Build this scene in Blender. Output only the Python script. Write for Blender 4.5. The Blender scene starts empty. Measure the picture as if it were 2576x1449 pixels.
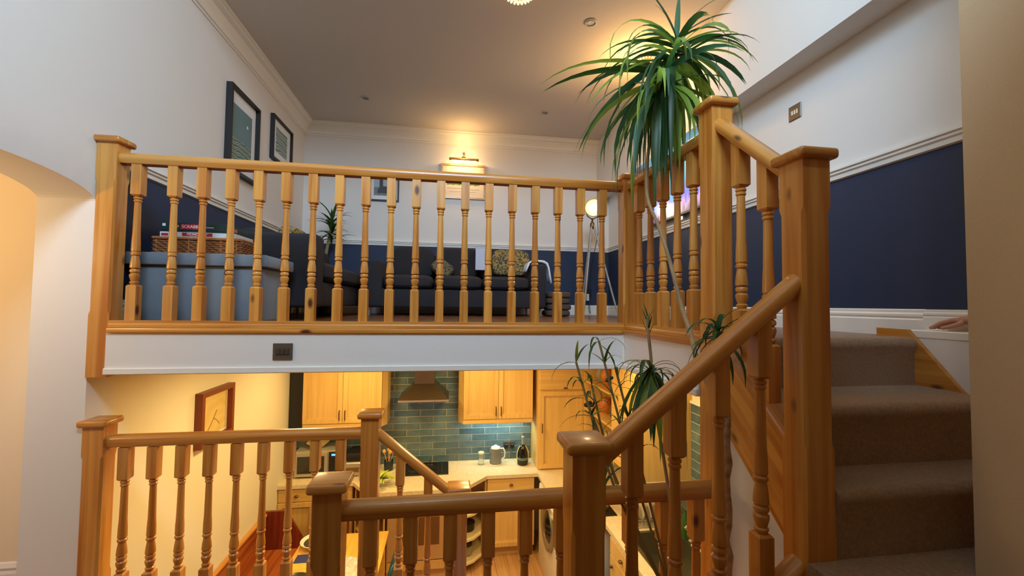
import bpy, bmesh, math, random
from mathutils import Vector, Matrix
R_=random.Random(7)
PI=math.pi
SC=bpy.context.scene
COL=SC.collection
# ------------------------------------------------------------ camera
XL,XR,YF=-1.704,2.074,5.26
ZF,ZL,ZC=-2.68,-1.39,-1.78          # kitchen floor, landing floor, worktop
EYE=Vector((0,0,.1227))
def cam_axes(yaw,pitch,roll):
    cy,sy,cp,sp=math.cos(yaw),math.sin(yaw),math.cos(pitch),math.sin(pitch)
    f=Vector((sy*cp,cy*cp,sp)); r=Vector((cy,-sy,0)); u=r.cross(f)
    c,s=math.cos(roll),math.sin(roll)
    return c*r+s*u, -s*r+c*u, f
r,u,f=cam_axes(.15115,.03893,.01195)
cd=bpy.data.cameras.new('camera'); cam=bpy.data.objects.new('camera',cd); COL.objects.link(cam)
cam.matrix_world=Matrix(((r.x,u.x,-f.x,EYE.x),(r.y,u.y,-f.y,EYE.y),(r.z,u.z,-f.z,EYE.z),(0,0,0,1)))
cd.sensor_width=36; cd.lens=36*1063.7/2576; cd.clip_start=.02
SC.camera=cam
# ------------------------------------------------------------ world, lights, exposure
SC.view_settings.view_transform='Standard'; SC.view_settings.look='None'
SC.view_settings.gamma=1; SC.view_settings.exposure=0.0; SC.view_settings.use_curve_mapping=False
W=bpy.data.worlds.new('world'); SC.world=W; W.use_nodes=True
W.node_tree.nodes['Background'].inputs[0].default_value=(.62,.78,1,1)
W.node_tree.nodes['Background'].inputs[1].default_value=.6
def light(name,typ,loc,power,color,size=.1,size_y=None,target=None,spot=None,blend=.5):
    l=bpy.data.lights.new(name,typ); l.energy=power; l.color=color
    if typ=='AREA':
        l.shape='RECTANGLE'; l.size=size; l.size_y=size_y or size
    else: l.shadow_soft_size=size
    if typ=='SPOT': l.spot_size=spot; l.spot_blend=blend
    o=bpy.data.objects.new(name,l); COL.objects.link(o); o.location=loc
    if target is not None: o.rotation_euler=(Vector(target)-Vector(loc)).to_track_quat('-Z','Y').to_euler()
    return o
DAY=(.52,.75,1.0); WARM=(1,.66,.30); WARM2=(1,.60,.22)
light('skylight_daylight','AREA',(-.1,-.53,2.66),170,DAY,1.2,1.1,target=(.05,.47,1.46))
for kx,ky in ((-.95,3.1),(.35,3.1),(-.95,4.3),(.35,4.3)): light('kitchen_ceiling_light','AREA',(kx,ky,-.28),14,(1,.73,.30),.22,.22,target=(kx,ky,-3))
light('kitchen_ceiling_light_right','AREA',(1.3,3.0,-.30),16,(1,.73,.30),.5,.8,target=(1.3,3.0,-3))
light('under_cabinet_light','AREA',(.62,5.10,-1.285),3.2,(.72,1,.92),.7,.06,target=(.62,5.16,-2))
light('hall_light','POINT',(-2.5,1.6,.45),22,(1,.66,.30),.12)
light('landing_warm_fill','POINT',(-.3,-1.0,1.25),3.5,(1,.70,.42),.2)  # added warm fill behind the viewpoint, no visible fitting
# ------------------------------------------------------------ materials
MATS={}
def lin(c):
    return tuple(((x/255)/12.92 if x<=10 else (((x/255)+.055)/1.055)**2.4) for x in c)
def newmat(name):
    m=bpy.data.materials.new(name); m.use_nodes=True; nt=m.node_tree
    return m,nt,nt.nodes['Principled BSDF']
def N(nt,t,**k):
    n=nt.nodes.new(t)
    for a,b in k.items(): setattr(n,a,b)
    return n
def plain(name,rgb,rough=.6,metal=0,bump=0,bscale=200,var=0,vscale=3,spec=None,sheen=0,emit=None,estr=0,trans=0,vary=0,coat=0):
    if name in MATS: return MATS[name]
    m,nt,b=newmat(name); c=lin(rgb)+(1,)
    b.inputs['Base Color'].default_value=c; b.inputs['Roughness'].default_value=rough; b.inputs['Metallic'].default_value=metal
    if trans: b.inputs['Transmission Weight'].default_value=trans; b.inputs['IOR'].default_value=1.45
    if coat: b.inputs['Coat Weight'].default_value=coat; b.inputs['Coat Roughness'].default_value=.08
    if sheen: b.inputs['Sheen Weight'].default_value=sheen
    if emit: b.inputs['Emission Color'].default_value=lin(emit)+(1,); b.inputs['Emission Strength'].default_value=estr
    L=nt.links; tc=N(nt,'ShaderNodeTexCoord')
    if var or vary:
        hs=N(nt,'ShaderNodeHueSaturation'); hs.inputs['Color'].default_value=c
        if var:
            no=N(nt,'ShaderNodeTexNoise'); no.inputs['Scale'].default_value=vscale; no.inputs['Detail'].default_value=5
            L.new(tc.outputs['Object'],no.inputs['Vector'])
            mr=N(nt,'ShaderNodeMapRange'); mr.inputs['From Min'].default_value=.3; mr.inputs['From Max'].default_value=.7
            mr.inputs['To Min'].default_value=1-var; mr.inputs['To Max'].default_value=1+var
            L.new(no.outputs['Fac'],mr.inputs['Value']); src=mr.outputs[0]
        if vary:
            oi=N(nt,'ShaderNodeObjectInfo'); m2=N(nt,'ShaderNodeMapRange'); m2.inputs['To Min'].default_value=1-vary; m2.inputs['To Max'].default_value=1+vary
            L.new(oi.outputs['Random'],m2.inputs['Value'])
            if var:
                mu=N(nt,'ShaderNodeMath',operation='MULTIPLY'); L.new(src,mu.inputs[0]); L.new(m2.outputs[0],mu.inputs[1]); src=mu.outputs[0]
            else: src=m2.outputs[0]
        L.new(src,hs.inputs['Value']); L.new(hs.outputs[0],b.inputs['Base Color'])
    if bump:
        n2=N(nt,'ShaderNodeTexNoise'); n2.inputs['Scale'].default_value=bscale; n2.inputs['Detail'].default_value=3
        L.new(tc.outputs['Object'],n2.inputs['Vector']); bp=N(nt,'ShaderNodeBump'); bp.inputs['Strength'].default_value=bump; bp.inputs['Distance'].default_value=.004
        L.new(n2.outputs['Fac'],bp.inputs['Height']); L.new(bp.outputs[0],b.inputs['Normal'])
    MATS[name]=m; return m
def wood(name,axis,light_,dark,rough=.34,knots=True,fine=1.0,coat=.3,tilt=None):
    if name in MATS: return MATS[name]
    m,nt,b=newmat(name); L=nt.links
    tc=N(nt,'ShaderNodeTexCoord'); oi=N(nt,'ShaderNodeObjectInfo')
    off=N(nt,'ShaderNodeVectorMath',operation='SCALE'); cb=N(nt,'ShaderNodeCombineXYZ')
    for k in range(3): L.new(oi.outputs['Random'],cb.inputs[k])
    off.inputs['Scale'].default_value=37; L.new(cb.outputs[0],off.inputs[0])
    ad=N(nt,'ShaderNodeVectorMath',operation='ADD'); L.new(tc.outputs['Object'],ad.inputs[0]); L.new(off.outputs[0],ad.inputs[1])
    if tilt:
        rt=N(nt,'ShaderNodeMapping'); rt.inputs['Rotation'].default_value=tilt; L.new(ad.outputs[0],rt.inputs[0]); ad=rt
    mp=N(nt,'ShaderNodeMapping'); s=[28*fine]*3; s['XYZ'.index(axis)]=1.3*fine; mp.inputs['Scale'].default_value=s
    L.new(ad.outputs[0],mp.inputs[0])
    no=N(nt,'ShaderNodeTexNoise'); no.inputs['Scale'].default_value=1; no.inputs['Detail'].default_value=4; no.inputs['Distortion'].default_value=.6
    L.new(mp.outputs[0],no.inputs['Vector'])
    cr=N(nt,'ShaderNodeValToRGB'); cr.color_ramp.elements[0].position=.36; cr.color_ramp.elements[0].color=lin(dark)+(1,)
    cr.color_ramp.elements[1].position=.62; cr.color_ramp.elements[1].color=lin(light_)+(1,)
    L.new(no.outputs['Fac'],cr.inputs[0]); out=cr.outputs[0]
    if knots:
        mp2=N(nt,'ShaderNodeMapping'); s=[9.]*3; s['XYZ'.index(axis)]=4.2; mp2.inputs['Scale'].default_value=s
        L.new(ad.outputs[0],mp2.inputs[0])
        vo=N(nt,'ShaderNodeTexVoronoi'); vo.inputs['Scale'].default_value=1; L.new(mp2.outputs[0],vo.inputs['Vector'])
        k=N(nt,'ShaderNodeMapRange'); k.inputs['From Min'].default_value=.07; k.inputs['From Max'].default_value=.15; k.inputs['To Min'].default_value=1; k.inputs['To Max'].default_value=0
        L.new(vo.outputs['Distance'],k.inputs['Value'])
        # only some cells carry a knot
        sp=N(nt,'ShaderNodeSeparateColor'); L.new(vo.outputs['Color'],sp.inputs[0])
        gt=N(nt,'ShaderNodeMath',operation='GREATER_THAN'); gt.inputs[1].default_value=.5; L.new(sp.outputs[0],gt.inputs[0])
        mu=N(nt,'ShaderNodeMath',operation='MULTIPLY'); L.new(k.outputs[0],mu.inputs[0]); L.new(gt.outputs[0],mu.inputs[1])
        mx=N(nt,'ShaderNodeMix',data_type='RGBA'); L.new(mu.outputs[0],mx.inputs[0]); L.new(out,mx.inputs[6]); mx.inputs[7].default_value=lin((88,44,22))+(1,)
        out=mx.outputs[2]
    hs=N(nt,'ShaderNodeHueSaturation'); m2=N(nt,'ShaderNodeMapRange'); m2.inputs['To Min'].default_value=.9; m2.inputs['To Max'].default_value=1.1
    L.new(oi.outputs['Random'],m2.inputs['Value']); L.new(m2.outputs[0],hs.inputs['Value']); L.new(out,hs.inputs['Color'])
    L.new(hs.outputs[0],b.inputs['Base Color']); b.inputs['Roughness'].default_value=rough
    b.inputs['Coat Weight'].default_value=coat; b.inputs['Coat Roughness'].default_value=.13
    bp=N(nt,'ShaderNodeBump'); bp.inputs['Strength'].default_value=.06; bp.inputs['Distance'].default_value=.002
    L.new(no.outputs['Fac'],bp.inputs['Height']); L.new(bp.outputs[0],b.inputs['Normal'])
    MATS[name]=m; return m
PL,PD=(211,147,66),(181,107,33)
pineZ=wood('pine_upright','Z',PL,PD); pineX=wood('pine_across','X',PL,PD); pineY=wood('pine_deep','Y',PL,PD)
pineYs=wood('pine_flight','Y',PL,PD,tilt=(-math.atan(.88),0,0)); pineXs=wood('pine_lower_flight','X',PL,PD,tilt=(0,math.atan(.8),0)); pineXd=wood('pine_kitchen_flight','X',PL,PD,tilt=(0,-math.atan(.86),0))
white=plain('white_wall_paint',(226,221,214),.75,bump=.08,bscale=120,var=.012,vscale=1.5)
trimw=plain('white_gloss_trim',(236,231,220),.4)
navy=plain('navy_wall_paint',(40,56,92),.6,bump=.06,bscale=150)
ceilm=plain('ceiling_paint',(214,204,192),.85,bump=.05,bscale=80)
# two-tone wall: navy dado band between the living floor and the dado rail
def wall_mat(name,ymin,cream=(232,222,196)):
    m,nt,b=newmat(name); L=nt.links; g=N(nt,'ShaderNodeNewGeometry'); sx=N(nt,'ShaderNodeSeparateXYZ'); L.new(g.outputs['Position'],sx.inputs[0])
    def cmp(o,op,v):
        n=N(nt,'ShaderNodeMath',operation=op); n.inputs[1].default_value=v; L.new(sx.outputs[o],n.inputs[0]); return n.outputs[0]
    def mul(a,c):
        n=N(nt,'ShaderNodeMath',operation='MULTIPLY'); L.new(a,n.inputs[0]); L.new(c,n.inputs[1]); return n.outputs[0]
    k=mul(mul(cmp(2,'GREATER_THAN',0),cmp(2,'LESS_THAN',.85)),cmp(1,'GREATER_THAN',ymin))
    low=mul(cmp(2,'LESS_THAN',-.1),cmp(1,'GREATER_THAN',2.5))
    m1=N(nt,'ShaderNodeMix',data_type='RGBA'); L.new(low,m1.inputs[0]); m1.inputs[6].default_value=lin((226,221,214))+(1,); m1.inputs[7].default_value=lin(cream)+(1,)
    m2=N(nt,'ShaderNodeMix',data_type='RGBA'); L.new(k,m2.inputs[0]); L.new(m1.outputs[2],m2.inputs[6]); m2.inputs[7].default_value=lin((30,47,76))+(1,)
    L.new(m2.outputs[2],b.inputs['Base Color']); b.inputs['Roughness'].default_value=.65
    no=N(nt,'ShaderNodeTexNoise'); no.inputs['Scale'].default_value=130; L.new(g.outputs['Position'],no.inputs['Vector'])
    bp=N(nt,'ShaderNodeBump'); bp.inputs['Strength'].default_value=.07; bp.inputs['Distance'].default_value=.003; L.new(no.outputs[0],bp.inputs['Height']); L.new(bp.outputs[0],b.inputs['Normal'])
    return m
wallL=wall_mat('left_wall_paint',2.335); wallR=wall_mat('right_wall_paint',-9)
# ------------------------------------------------------------ mesh builder
class MB:
    def __init__(s): s.v=[]; s.f=[]
    def add(s,v,f):
        o=len(s.v); s.v+= [tuple(p) for p in v]; s.f+=[tuple(i+o for i in q) for q in f]; return s
    def box(s,x0,x1,y0,y1,z0,z1,b=0,seg=1):
        if b:
            bm=bmesh.new(); bmesh.ops.create_cube(bm,size=1)
            for q in bm.verts: q.co=Vector(((x0+x1)/2+q.co.x*(x1-x0),(y0+y1)/2+q.co.y*(y1-y0),(z0+z1)/2+q.co.z*(z1-z0)))
            bmesh.ops.bevel(bm,geom=bm.edges[:],offset=b,segments=seg,affect='EDGES',profile=.5)
            return s.bm(bm)
        v=[(x,y,z) for z in (z0,z1) for y in (y0,y1) for x in (x0,x1)]
        return s.add(v,[(0,2,3,1),(4,5,7,6),(0,1,5,4),(2,6,7,3),(0,4,6,2),(1,3,7,5)])
    def bm(s,bm):
        bm.verts.index_update(); s.add([q.co.copy() for q in bm.verts],[[q.index for q in fc.verts] for fc in bm.faces]); bm.free(); return s
    def prism(s,poly,fn,a,b):
        n=len(poly); v=[fn(p,a) for p in poly]+[fn(p,b) for p in poly]
        f=[(i,(i+1)%n,n+(i+1)%n,n+i) for i in range(n)]+[tuple(range(n))[::-1],tuple(range(n,2*n))]
        return s.add(v,f)
    def extX(s,poly,a,b): return s.prism(poly,lambda p,t:(t,p[0],p[1]),a,b)
    def extY(s,poly,a,b): return s.prism(poly,lambda p,t:(p[0],t,p[1]),a,b)
    def extZ(s,poly,a,b): return s.prism(poly,lambda p,t:(p[0],p[1],t),a,b)
    def sweep(s,p0,p1,prof):          # profile (u sideways, v up); ends cut plumb
        p0,p1=Vector(p0),Vector(p1); d=p1-p0; h=Vector((d.x,d.y,0)).normalized(); side=Vector((h.y,-h.x,0))
        n=len(prof); v=[p+side*a+Vector((0,0,1))*b for p in (p0,p1) for a,b in prof]
        return s.add(v,[(i,(i+1)%n,n+(i+1)%n,n+i) for i in range(n)]+[tuple(range(n))[::-1],tuple(range(n,2*n))])
    def lathe(s,prof,c,n=16,axis='Z',cap=True):
        v=[];f=[]
        for r,h in prof:
            for k in range(n):
                a=2*PI*k/n; x,y=r*math.cos(a),r*math.sin(a)
                v.append({'Z':(c[0]+x,c[1]+y,c[2]+h),'Y':(c[0]+x,c[1]+h,c[2]+y),'X':(c[0]+h,c[1]+x,c[2]+y)}[axis])
        for i in range(len(prof)-1):
            for k in range(n): f.append((i*n+k,i*n+(k+1)%n,(i+1)*n+(k+1)%n,(i+1)*n+k))
        if cap: f+= [tuple(range(n))[::-1],tuple(range((len(prof)-1)*n,len(prof)*n))]
        return s.add(v,f)
    def tube(s,pts,rad,n=8,closed=False):
        pts=[Vector(p) for p in pts]; m=len(pts); rad=rad if isinstance(rad,(list,tuple)) else [rad]*m
        v=[];f=[]; ref=None
        for i,p in enumerate(pts):
            t=(pts[(i+1)%m if closed else min(i+1,m-1)]-pts[(i-1)%m if closed else max(i-1,0)]).normalized()
            if ref is None: ref=t.orthogonal().normalized()
            ref=(ref-t*ref.dot(t)).normalized(); q=t.cross(ref)
            for k in range(n):
                a=2*PI*k/n; v.append(p+(ref*math.cos(a)+q*math.sin(a))*rad[i])
        for i in range(m if closed else m-1):
            j=(i+1)%m
            for k in range(n): f.append((i*n+k,i*n+(k+1)%n,j*n+(k+1)%n,j*n+k))
        if not closed: f+=[tuple(range(n))[::-1],tuple(range((m-1)*n,m*n))]
        return s.add(v,f)
    def ball(s,c,r,sc=(1,1,1),n=12):
        bm=bmesh.new(); bmesh.ops.create_uvsphere(bm,u_segments=n,v_segments=max(6,n//2+2),radius=r)
        for q in bm.verts: q.co=Vector(c)+Vector((q.co.x*sc[0],q.co.y*sc[1],q.co.z*sc[2]))
        return s.bm(bm)
    def cushion(s,c,sx,sy,sz,rot=None,n=7,puff=.6):    # soft rounded box: superellipsoid
        v=[];f=[]; nu,nv=20,10
        sg=lambda a,e: math.copysign(abs(a)**e,a)
        for i in range(nv+1):
            ph=-PI/2+PI*i/nv
            for k in range(nu):
                th=2*PI*k/nu; x=sg(math.cos(ph),.35)*sg(math.cos(th),.35); y=sg(math.cos(ph),.35)*sg(math.sin(th),.35); z=sg(math.sin(ph),puff)
                p=Vector((x*sx/2,y*sy/2,z*sz/2))
                if rot: p=rot@p
                v.append(Vector(c)+p)
        for i in range(nv):
            for k in range(nu): f.append((i*nu+k,i*nu+(k+1)%nu,(i+1)*nu+(k+1)%nu,(i+1)*nu+k))
        return s.add(v,f)
    def mesh(s,name,mat,org=(0,0,0),smooth=35):
        me=bpy.data.meshes.new(name); o=Vector(org); me.from_pydata([tuple(Vector(p)-o) for p in s.v],[],s.f)
        bm=bmesh.new(); bm.from_mesh(me); bmesh.ops.recalc_face_normals(bm,faces=bm.faces[:]); bm.to_mesh(me); bm.free()
        if mat: me.materials.append(mat)
        if smooth: me.shade_smooth(); me.set_sharp_from_angle(angle=math.radians(smooth))
        return me
def struct(name,mb,mat,parent=None,smooth=0):
    o=bpy.data.objects.new(name,mb.mesh(name,mat,smooth=smooth)); COL.objects.link(o)
    if parent: o.parent=parent
    else: o['kind']='structure'
    return o
def tagm(o,label,cat,group=None):
    o['label']=label; o['category']=cat
    if group: o['group']=group
class T:
    def __init__(s,name,label,cat,loc=(0,0,0),group=None):
        s.loc=Vector(loc); s.o=bpy.data.objects.new(name,None); s.o.empty_display_size=.05; COL.objects.link(s.o); s.o.location=loc; tagm(s.o,label,cat,group)
    def p(s,name,mb,mat,parent=None,label=None,smooth=35,kind=None):
        o=bpy.data.objects.new(name,mb.mesh(name,mat,s.loc,smooth)); COL.objects.link(o); o.parent=parent or s.o
        if label: o['label']=label
        if kind: o['kind']=kind
        return o
    def inst(s,name,me,loc,parent=None,rot=None):
        o=bpy.data.objects.new(name,me); COL.objects.link(o); o.parent=parent or s.o; o.location=Vector(loc)-s.loc
        if rot: o.rotation_euler=rot
        return o
def single(name,mb,mat,label,cat,loc,group=None,smooth=35):
    o=bpy.data.objects.new(name,mb.mesh(name,mat,loc,smooth)); COL.objects.link(o); o.location=loc; tagm(o,label,cat,group); return o
def textmesh(s,size,mat,depth=.0008,name='lettering'):
    cu=bpy.data.curves.new('t','FONT'); cu.body=s; cu.size=size; cu.extrude=depth; cu.align_x='CENTER'; cu.align_y='CENTER'
    o=bpy.data.objects.new('t',cu); COL.objects.link(o)
    dg=bpy.context.evaluated_depsgraph_get(); me=bpy.data.meshes.new_from_object(o.evaluated_get(dg)); me.name=name
    bpy.data.objects.remove(o); me.materials.clear(); me.materials.append(mat); return me
# ============================================================ SETTING
TOPZ,CE=3.4,2.25
# left wall with arched opening onto the hall
m=MB(); yj0,yj1=1.34,2.327
m.box(-1.95,XL,-2.2,yj0,ZL-.1,TOPZ)
m.box(-1.95,XL,yj1,YF+.2,ZF-.1,TOPZ)
n=28; arch=lambda y: .60+.095*math.sqrt(max(0,1-((y-(yj0+yj1)/2)/((yj1-yj0)/2))**2))
ys=[yj0+(yj1-yj0)*.5*(1-math.cos(PI*i/n)) for i in range(n+1)]
poly=[(y,arch(y)) for y in ys]+[(yj1,TOPZ),(yj0,TOPZ)]
m.extX(poly,-1.95,XL)
m.box(-1.95,XL,yj0,yj1,ZF-.1,ZL)
wl=struct('wall_left',m,wallL)
struct('wall_left_hall',MB().box(-3.3,-1.95,2.60,2.7,ZL-.1,1.2).box(-3.3,-3.2,-.2,2.6,ZL-.1,1.2),plain('hall_wall_paint',(240,222,190),.8))
struct('floor_hall',MB().box(-3.3,-1.95,-.2,2.6,ZL-.1,ZL),plain('hall_floor',(160,110,70),.5))
struct('ceiling_hall',MB().box(-3.3,-1.95,-.2,2.7,1.1,1.2),ceilm)
struct('baseboard_hall',MB().extX([(2.6,ZL),(2.585,ZL),(2.585,ZL+.1),(2.59,ZL+.115),(2.585,ZL+.13),(2.593,ZL+.15),(2.6,ZL+.155)],-3.2,-1.95),trimw)
# right wall, back wall
struct('wall_right',MB().box(XR,XR+.2,-.5,YF+.2,ZF-.1,TOPZ),wallR)
wb=struct('wall_back',MB().box(-1.95,XR+.2,YF,YF+.2,ZF-.1,CE+.1),wallR)
struct('wall_near_right',MB().box(1.405,XR,-2.2,.955,ZL-.1,TOPZ),plain('beige_wall_paint',(216,186,146),.8,bump=.25,bscale=300))
struct('wall_front',MB().box(-1.95,1.405,-2.3,-2.2,ZL-.1,TOPZ),white)
# ceilings, and an added shade slab
struct('ceiling',MB().box(-1.95,XR+.2,2.45,YF+.2,CE,CE+.12),ceilm)
def slope_pt(s_,off=0): return (-1.2+s_*math.cos(.695)+off*math.sin(.695), 2.2+s_*math.sin(.695)-off*math.cos(.695))   # roof slope behind the viewpoint
def slope_box(x0,x1,s0,s1,o0,o1): return [slope_pt(s0,o0),slope_pt(s1,o0),slope_pt(s1,o1),slope_pt(s0,o1)],x0,x1
def sbox(m,*a):
    p,x0,x1=slope_box(*a); return m.extX(p,x0,x1)
m=MB().box(-1.95,XR,-2.3,-1.15,2.2,2.3).box(-1.95,XR,.12,2.57,3.3,3.4).box(-1.95,XR,2.45,2.57,CE,3.3)
sbox(m,-1.95,XR,0,.3,-.1,0); sbox(m,-1.95,XR,1.42,1.8,-.1,0); sbox(m,-1.95,-1.0,.3,1.42,-.1,0); sbox(m,.5,XR,.3,1.42,-.1,0)
struct('ceiling_stairwell',m,ceilm)
m=MB(); sbox(m,-1.0,-.95,.3,1.42,-.09,-.02); sbox(m,.45,.5,.3,1.42,-.09,-.02); sbox(m,-1.0,.5,.3,.35,-.09,-.02); sbox(m,-1.0,.5,1.37,1.42,-.09,-.02)
struct('window_1',m,trimw)
struct('unseen_shade_slab',MB().box(-1.95,XR,-2.3,.45,1.5,1.62),ceilm)  # unseen slab added to keep skylight daylight off the near newels and steps
# bulkhead along the right wall
struct('trim_bulkhead',MB().box(1.906,XR,1.0,YF,1.541,3.3),white)
# cornices
def cornice(d=.11,h=.145):
    p=[(0,0),(d,0),(d,-.012),(d-.018,-.02),(d-.02,-.034),(d-.05,-.05),(d-.075,-.085),(.022,-.11),(.02,-.125),(.008,-.13),(.008,-h),(0,-h)]
    return p
cp=cornice()
struct('trim_cornice_left',MB().prism(cp,lambda p,t:(XL+p[0],t,CE+p[1]),2.57,YF),trimw,smooth=25)
struct('trim_cornice_back',MB().prism(cp,lambda p,t:(t,YF-p[0],CE+p[1]),XL,1.906),trimw,smooth=25)
# dado rails
dp=[(0,-.055),(.012,-.05),(.014,-.03),(.022,-.022),(.022,-.012),(.03,-.006),(.03,.004),(0,.008)]
DZ=.867
struct('trim_dado_left',MB().prism(dp,lambda p,t:(XL+p[0],t,DZ+p[1]),2.41,YF),trimw,smooth=20)
struct('trim_dado_back',MB().prism(dp,lambda p,t:(t,YF-p[0],DZ+p[1]),XL,XR),trimw,smooth=20)
struct('trim_dado_right',MB().prism(dp,lambda p,t:(XR-p[0],t,DZ+p[1]),1.2,YF),trimw,smooth=20)
# skirtings
sp=[(0,0),(.018,0),(.018,.075),(.012,.082),(.016,.09),(.016,.1),(.009,.108),(.009,.118),(0,.124)]
struct('baseboard_left',MB().prism(sp,lambda p,t:(XL+p[0],t,p[1]),2.41,YF),trimw,smooth=20)
struct('baseboard_back',MB().prism(sp,lambda p,t:(t,YF-p[0],p[1]),XL,XR),trimw,smooth=20)
struct('baseboard_right',MB().prism(sp,lambda p,t:(XR-p[0],t,p[1]*1.0),1.56,YF),trimw,smooth=20)
struct('baseboard_right_ledge',MB().prism([(a,.036+b*.7) for a,b in sp],lambda p,t:(XR-p[0],t,p[1]),1.0,1.56),trimw,smooth=20)
# living floor slab, fascia and its beads
oak=wood('living_floor_boards','Y',(128,82,46),(96,56,30),.4,knots=False)
struct('floor',MB().box(XL,XR,2.33,YF,-.21,0).box(1.02,XR,1.53,2.33,-.21,0),oak)
struct('ceiling_kitchen',MB().box(XL,XR,2.33,YF,-.235,-.211).box(1.02,XR,1.53,2.33,-.235,-.211),plain('kitchen_ceiling_paint',(232,222,200),.8))
struct('trim_fascia',MB().box(XL+.085,1.012,2.31,2.33,-.237,-.035).box(1.0,1.02,1.575,2.33,-.237,-.035),white)
struct('trim_fascia_bead',MB().box(XL+.085,1.006,2.296,2.311,-.237,-.205,.004).box(.987,1.001,1.575,2.31,-.237,-.205,.004).box(.992,1.008,2.297,2.312,-.205,-.036,.004),trimw)
# landing, kitchen floor
struct('floor_landing',MB().box(XL,1.95,-2.2,1.55,ZL-.2,ZL).box(XL,-.38,1.55,2.42,ZL-.2,ZL),plain('landing_carpet',(132,108,82),.95,bump=.5,bscale=500))
kf=struct('floor_kitchen',MB().box(XL,XR,1.0,YF,ZF-.1,ZF-.008),plain('floor_joint_dark',(90,62,38),.8))
pl_y=wood('kitchen_floor_plank','Y',(206,160,108),(184,134,84),.35,knots=False)
pms={}
for i in range(28):
    y=1.7+(i%3)*.3; xx=XL+.07+i*.133
    cuts=[1.7-.001]+[y+.9*j for j in range(5) if 1.75<y+.9*j<YF-.1]+[YF-.01]
    for a_,b_ in zip(cuts[:-1],cuts[1:]):
        L_=round(b_-a_,3)
        if L_ not in pms: pms[L_]=MB().box(-.0655,.0655,-L_/2+.001,L_/2-.001,-.008,0,.0015).mesh('plank',pl_y,smooth=0)
        o=bpy.data.objects.new('plank',pms[L_]); COL.objects.link(o); o.parent=kf; o.location=(xx,(a_+b_)/2,ZF)
# backsplash tiles, each one an object of the wall
def tilemat():
    m,nt,b=newmat('teal_glazed_tile'); L=nt.links; oi=N(nt,'ShaderNodeObjectInfo'); cr=N(nt,'ShaderNodeValToRGB')
    e=cr.color_ramp.elements; e[0].color=lin((68,90,102))+(1,); e[1].color=lin((114,136,140))+(1,); x=e.new(.5); x.color=lin((88,112,122))+(1,)
    tc=N(nt,'ShaderNodeTexCoord'); no=N(nt,'ShaderNodeTexNoise'); no.inputs['Scale'].default_value=14; L.new(tc.outputs['Object'],no.inputs['Vector'])
    mx=N(nt,'ShaderNodeMath',operation='MULTIPLY_ADD'); mx.inputs[1].default_value=.9; L.new(no.outputs[0],mx.inputs[0])
    sb=N(nt,'ShaderNodeMath',operation='MULTIPLY_ADD'); sb.inputs[1].default_value=.7; sb.inputs[2].default_value=-.3; L.new(oi.outputs['Random'],sb.inputs[0]); L.new(sb.outputs[0],mx.inputs[2])
    L.new(mx.outputs[0],cr.inputs[0]); L.new(cr.outputs[0],b.inputs['Base Color']); b.inputs['Roughness'].default_value=.16
    bp=N(nt,'ShaderNodeBump'); bp.inputs['Strength'].default_value=.25; bp.inputs['Distance'].default_value=.004; L.new(no.outputs[0],bp.inputs['Height']); L.new(bp.outputs[0],b.inputs['Normal'])
    return m
tm=tilemat(); TW,TH=.312,.0775
grout=plain('tile_grout',(208,198,168),.8)
tb=struct('tile_backing',MB().box(XL,1.06,YF-.006,YF,ZC,-.24),grout,parent=wb)
tmeshes={}
def tile(x0,x1,z0):
    w=x1-x0
    k=round(w,3)
    if k not in tmeshes: tmeshes[k]=MB().box(-w/2+.003,w/2-.003,-.0045,0,-TH/2+.003,TH/2-.003,.0015).mesh('tile',tm,smooth=30)
    return tmeshes[k]
rows=20
for r_ in range(rows):
    z=ZC+TH*(r_+.5)
    x=XL-(TW/2 if r_%2 else 0)
    while x<1.05:
        a,b_=max(x,XL+.002),min(x+TW,1.058); x+=TW
        if b_-a<.03: continue
        if z>-1.2 and (b_<-.68 or a>.2): continue
        o=bpy.data.objects.new('tile',tile(a,b_,0)); COL.objects.link(o); o.parent=wb; o.location=((a+b_)/2,YF-.006+R_.uniform(-.001,.001),z)
wr=bpy.data.objects['wall_right']
struct('tile_backing',MB().box(XR-.006,XR,2.3,3.95,ZC,-.68),grout,parent=wr)
for r_ in range(14):
    z=ZC+TH*(r_+.5); y=2.3-(TW/2 if r_%2 else 0)
    while y<3.9:
        a,b_=max(y,2.302),min(y+TW,3.948); y+=TW
        if b_-a<.03: continue
        o=bpy.data.objects.new('tile',tile(a,b_,0)); COL.objects.link(o); o.parent=wr; o.location=(XR-.006,(a+b_)/2,z); o.rotation_euler=(0,0,-PI/2)
struct('trim_tile_edge',MB().box(XR-.02,XR,2.3,3.95,-.695,-.675),trimw)
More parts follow.
